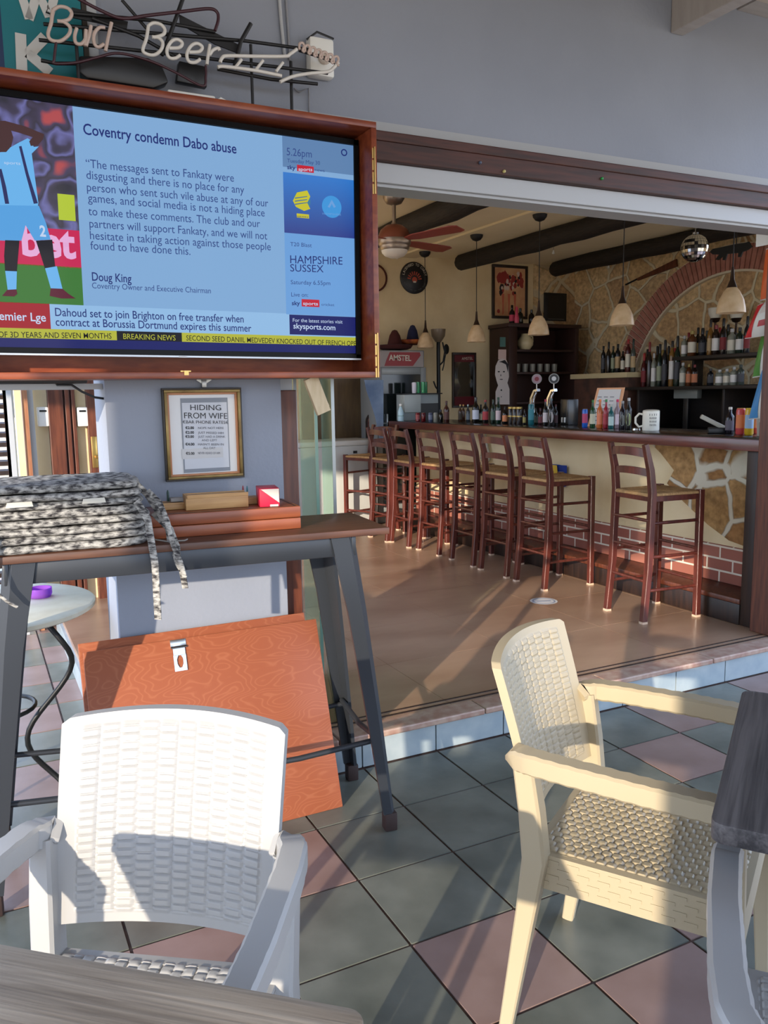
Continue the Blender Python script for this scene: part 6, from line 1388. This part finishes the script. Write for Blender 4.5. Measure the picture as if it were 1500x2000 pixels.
q = at(1002, 600, 1, 5.36); t = tag(MB().lathe([(.024, .0005), (.028, .05), (.016, .10), (.012, .17), (.001, .18)], 12).build('pink_candle', [mat('pink_wax', S(206, 70, 100), .4)], None, 45, (q.x+.02, 5.32, zH)), 'pink candle standing on top of the dark shelving unit', 'candle')
a, c = Bq(1060, 572), Bq(1102, 628); t = empty('black_frame', ((a.x+c.x)/2, 5.652, (a.z+c.z)/2), 0, 'black picture frame on the stone corner above the shelving unit', 'picture frame'); w, h = (c.x-a.x)/2, (a.z-c.z)/2
b = MB(); b.box(-w, w, -.024, -.001, -h, h, 0, .004); b.build('frame', [m_black], t, 40); b = MB(); b.box(-w*.72, w*.72, -.0258, -.0245, -h*.85, h*.8); b.build('dark_print', [mat('dark_print', S(26, 24, 26), .3)], t); b = MB(); b.box(-w*.7, w*.75, -.027, -.026, -h*.9, -h*.85); b.build('pale_line', [m_sg], t)
# white face poster and stickers on the unit's post
q = at(981, 740, 1, YH0-.004); t = empty('face_poster', (q.x, YH0-.001, q.z), 0, 'white cut-out face poster fixed on the post of the dark unit', 'poster')
def Fq(px, py): p = at(px, py, 1, YH0-.004); return (p.x-q.x, -.004, p.z-q.z)
b = MB(); b.prism([Fq(*z) for z in ((968, 790), (968, 765), (973, 753), (970, 744), (967, 732), (968, 715), (973, 704), (981, 700), (989, 703), (993, 713), (994, 736), (991, 748), (995, 760), (995, 790))], (0, .003, 0)); b.build('paper_face', [mat('poster_white', S(206, 196, 190), .6)], t)
b = MB()
for c_ in ((974, 726, 2.2, 1.4), (984, 726, 2.2, 1.4), (978, 733, .8, 2.2), (979, 741, 3.4, .9), (979, 762, 1.6, 1.8), (979, 775, 1.0, 1.0)):
    b.poly([(Vector(Fq(c_[0]+c_[2]*math.cos(2*PI*i/10), c_[1]+c_[3]*math.sin(2*PI*i/10)))+Vector((0, -.0006, 0))) for i in range(10)])
b.poly([Vector(Fq(*z))+Vector((0, -.0006, 0)) for z in ((974, 707), (986, 703), (993, 712), (992, 728), (988, 712), (980, 708))]); b.build('ink_features', [m_ink], t)
q = at(981, 692, 1, YH0-.003); t = tag(MB().box(-.05, .05, -.0035, -.0005, -.055, .05).build('white_sticker', [mat('sticker_pink_white', S(206, 180, 172), .6)], None, None, (q.x, YH0, q.z)), 'pinkish white note stuck above the face poster', 'sticker')
q = at(982, 668, 1, YH0-.003); t = tag(MB().box(-.035, .035, -.0035, -.0005, -.05, .05).build('teal_sticker', [mat('sticker_teal', S(76, 116, 110), .6)], None, None, (q.x, YH0, q.z)), 'teal sticker on the post of the dark unit', 'sticker')
# ------------------------------------------------------------------ snack bags hung at the bar end, wall card, floor sticker
m_bagw = mat('bag_white', S(214, 214, 210), .35)
hx_ = 2.62
t0 = empty('hanging_strip', (hx_, 1.06, 0), 0, 'white hanging strip that carries the snack bags at the bar end', 'display strip')
zz1 = at(1497, 478, 0, hx_).z
b = MB(); b.box(-.002, .002, -.035, .0, 1.25, 2.82); b.build('strip', [m_bagw], t0); b = MB(); b.box(-.006, .006, -.05, .012, 2.80, 2.838); b.build('ceiling_clip', [m_white], t0)
def bag(poly, cols, lab, off):
    pts = [at(px, py, 0, hx_-.03-off) for px, py in poly]; c = sum(pts, Vector())/len(pts)
    t = empty('snack_bag', c, 0, lab, 'snack bag', 'snack bags hanging at the bar end')
    n = 12; V0, V1, V2, V3 = [p-c for p in pts]      # top-left, top-right, bottom-right, bottom-left
    b = MB()
    for s in (-1, 1):
        b.grid(lambda i, j: (V0.lerp(V1, i)).lerp(V3.lerp(V2, i), j)+Vector((s*.028*(math.sin(PI*i)*math.sin(PI*j))**.6+.002*math.sin(9*i+5*j), 0, 0)), n, n)
    b.build('bag_film', [cols[0]], t, 60)
    def band(i0, i1, j0, j1, m, nm):
        b = MB(); b.grid(lambda i, j: (lambda I, J: (V0.lerp(V1, I)).lerp(V3.lerp(V2, I), J)+Vector((-.0018-.028*(math.sin(PI*I)*math.sin(PI*J))**.6+.002*math.sin(9*I+5*J), 0, 0)))(i0+(i1-i0)*i, j0+(j1-j0)*j), 8, 8); b.build(nm, [m], t, 60)
    band(.02, .30, .02, .98, cols[1], 'side_print'); band(.5, .85, .55, .72, cols[2], 'emblem_print'); band(.42, .9, .15, .35, cols[3], 'name_print')
R_ = lambda r, g, b_: mat('bagprint_%d_%d_%d' % (r, g, b_), S(r, g, b_), .4)
bag(((1480, 596), (1530, 575), (1500, 655), (1455, 662)), (m_bagw, R_(190, 30, 44), R_(176, 50, 60), R_(206, 196, 190)), 'red and white snack bag hanging above the green one', .085)
bag(((1490, 640), (1545, 620), (1520, 730), (1470, 738)), (m_bagw, R_(70, 130, 54), R_(150, 60, 90), R_(96, 150, 110)), 'green and white snack bag hanging between the red and the blue one', .015)
bag(((1488, 722), (1545, 700), (1525, 812), (1462, 820)), (m_bagw, R_(62, 132, 190), R_(54, 100, 150), R_(60, 90, 150)), 'blue and white snack bag hanging lowest, over the plastic cups', .085)
bag(((1496, 486), (1550, 470), (1540, 575), (1485, 588)), (m_bagw, R_(206, 90, 40), R_(190, 60, 40), R_(206, 180, 160)), 'orange and white snack bag hanging at the top of the strip', .015)
q = at(1492, 460, 0, 2.44); t = tag(MB().box(-.002, .002, -.045, .045, -.05, .05).build('notice_card', [m_bagw], None, None, (2.44, q.y, q.z)), 'white card hanging from the top track above the snack bags', 'card')
b = MB(); b.tube([(2.44, q.y, q.z+.05), (2.44, q.y, 2.84)], .0015, 5); o = b.build('card_thread', [m_white], None, 60); tag(o, 'thin white thread that carries the hanging card', 'thread')
q = at(1062, 1174, 2, FZ); t = empty('floor_sticker', (q.x, q.y, FZ), -.35, 'pale round sticker on the marble floor', 'sticker')
b = MB(); b.lathe([(.085, .0006), (.001, .0008)], 32, caps=False); b.build('disc', [mat('sticker_white', S(206, 206, 206), .4)], t)
b = MB(); b.lathe([(.062, .0012), (.072, .0012)], 32, caps=False); b.box(-.045, .045, -.012, .010, .0010, .0013); b.build('blue_print', [mat('sticker_grey_blue', S(140, 150, 170), .4)], t)
# three small lights in the mahogany board
for k, (px, py, cc) in enumerate(((937, 318, (80, 90, 110)), (984, 335, (206, 196, 130)), (1175, 349, (40, 150, 70)))):
    q = at(px, py, 1, .671); t = tag(MB().lathe([(.006, 0), (.006, .006), (.003, .009)], 10).build('pilot_light', [mat('pilot_%d' % k, S(*cc), .3)], None, 45, (q.x, .6715, q.z), (PI/2, 0, 0)), ['tiny grey-blue stud in the mahogany board', 'tiny cream stud in the mahogany board', 'tiny green stud in the mahogany board'][k], 'stud')
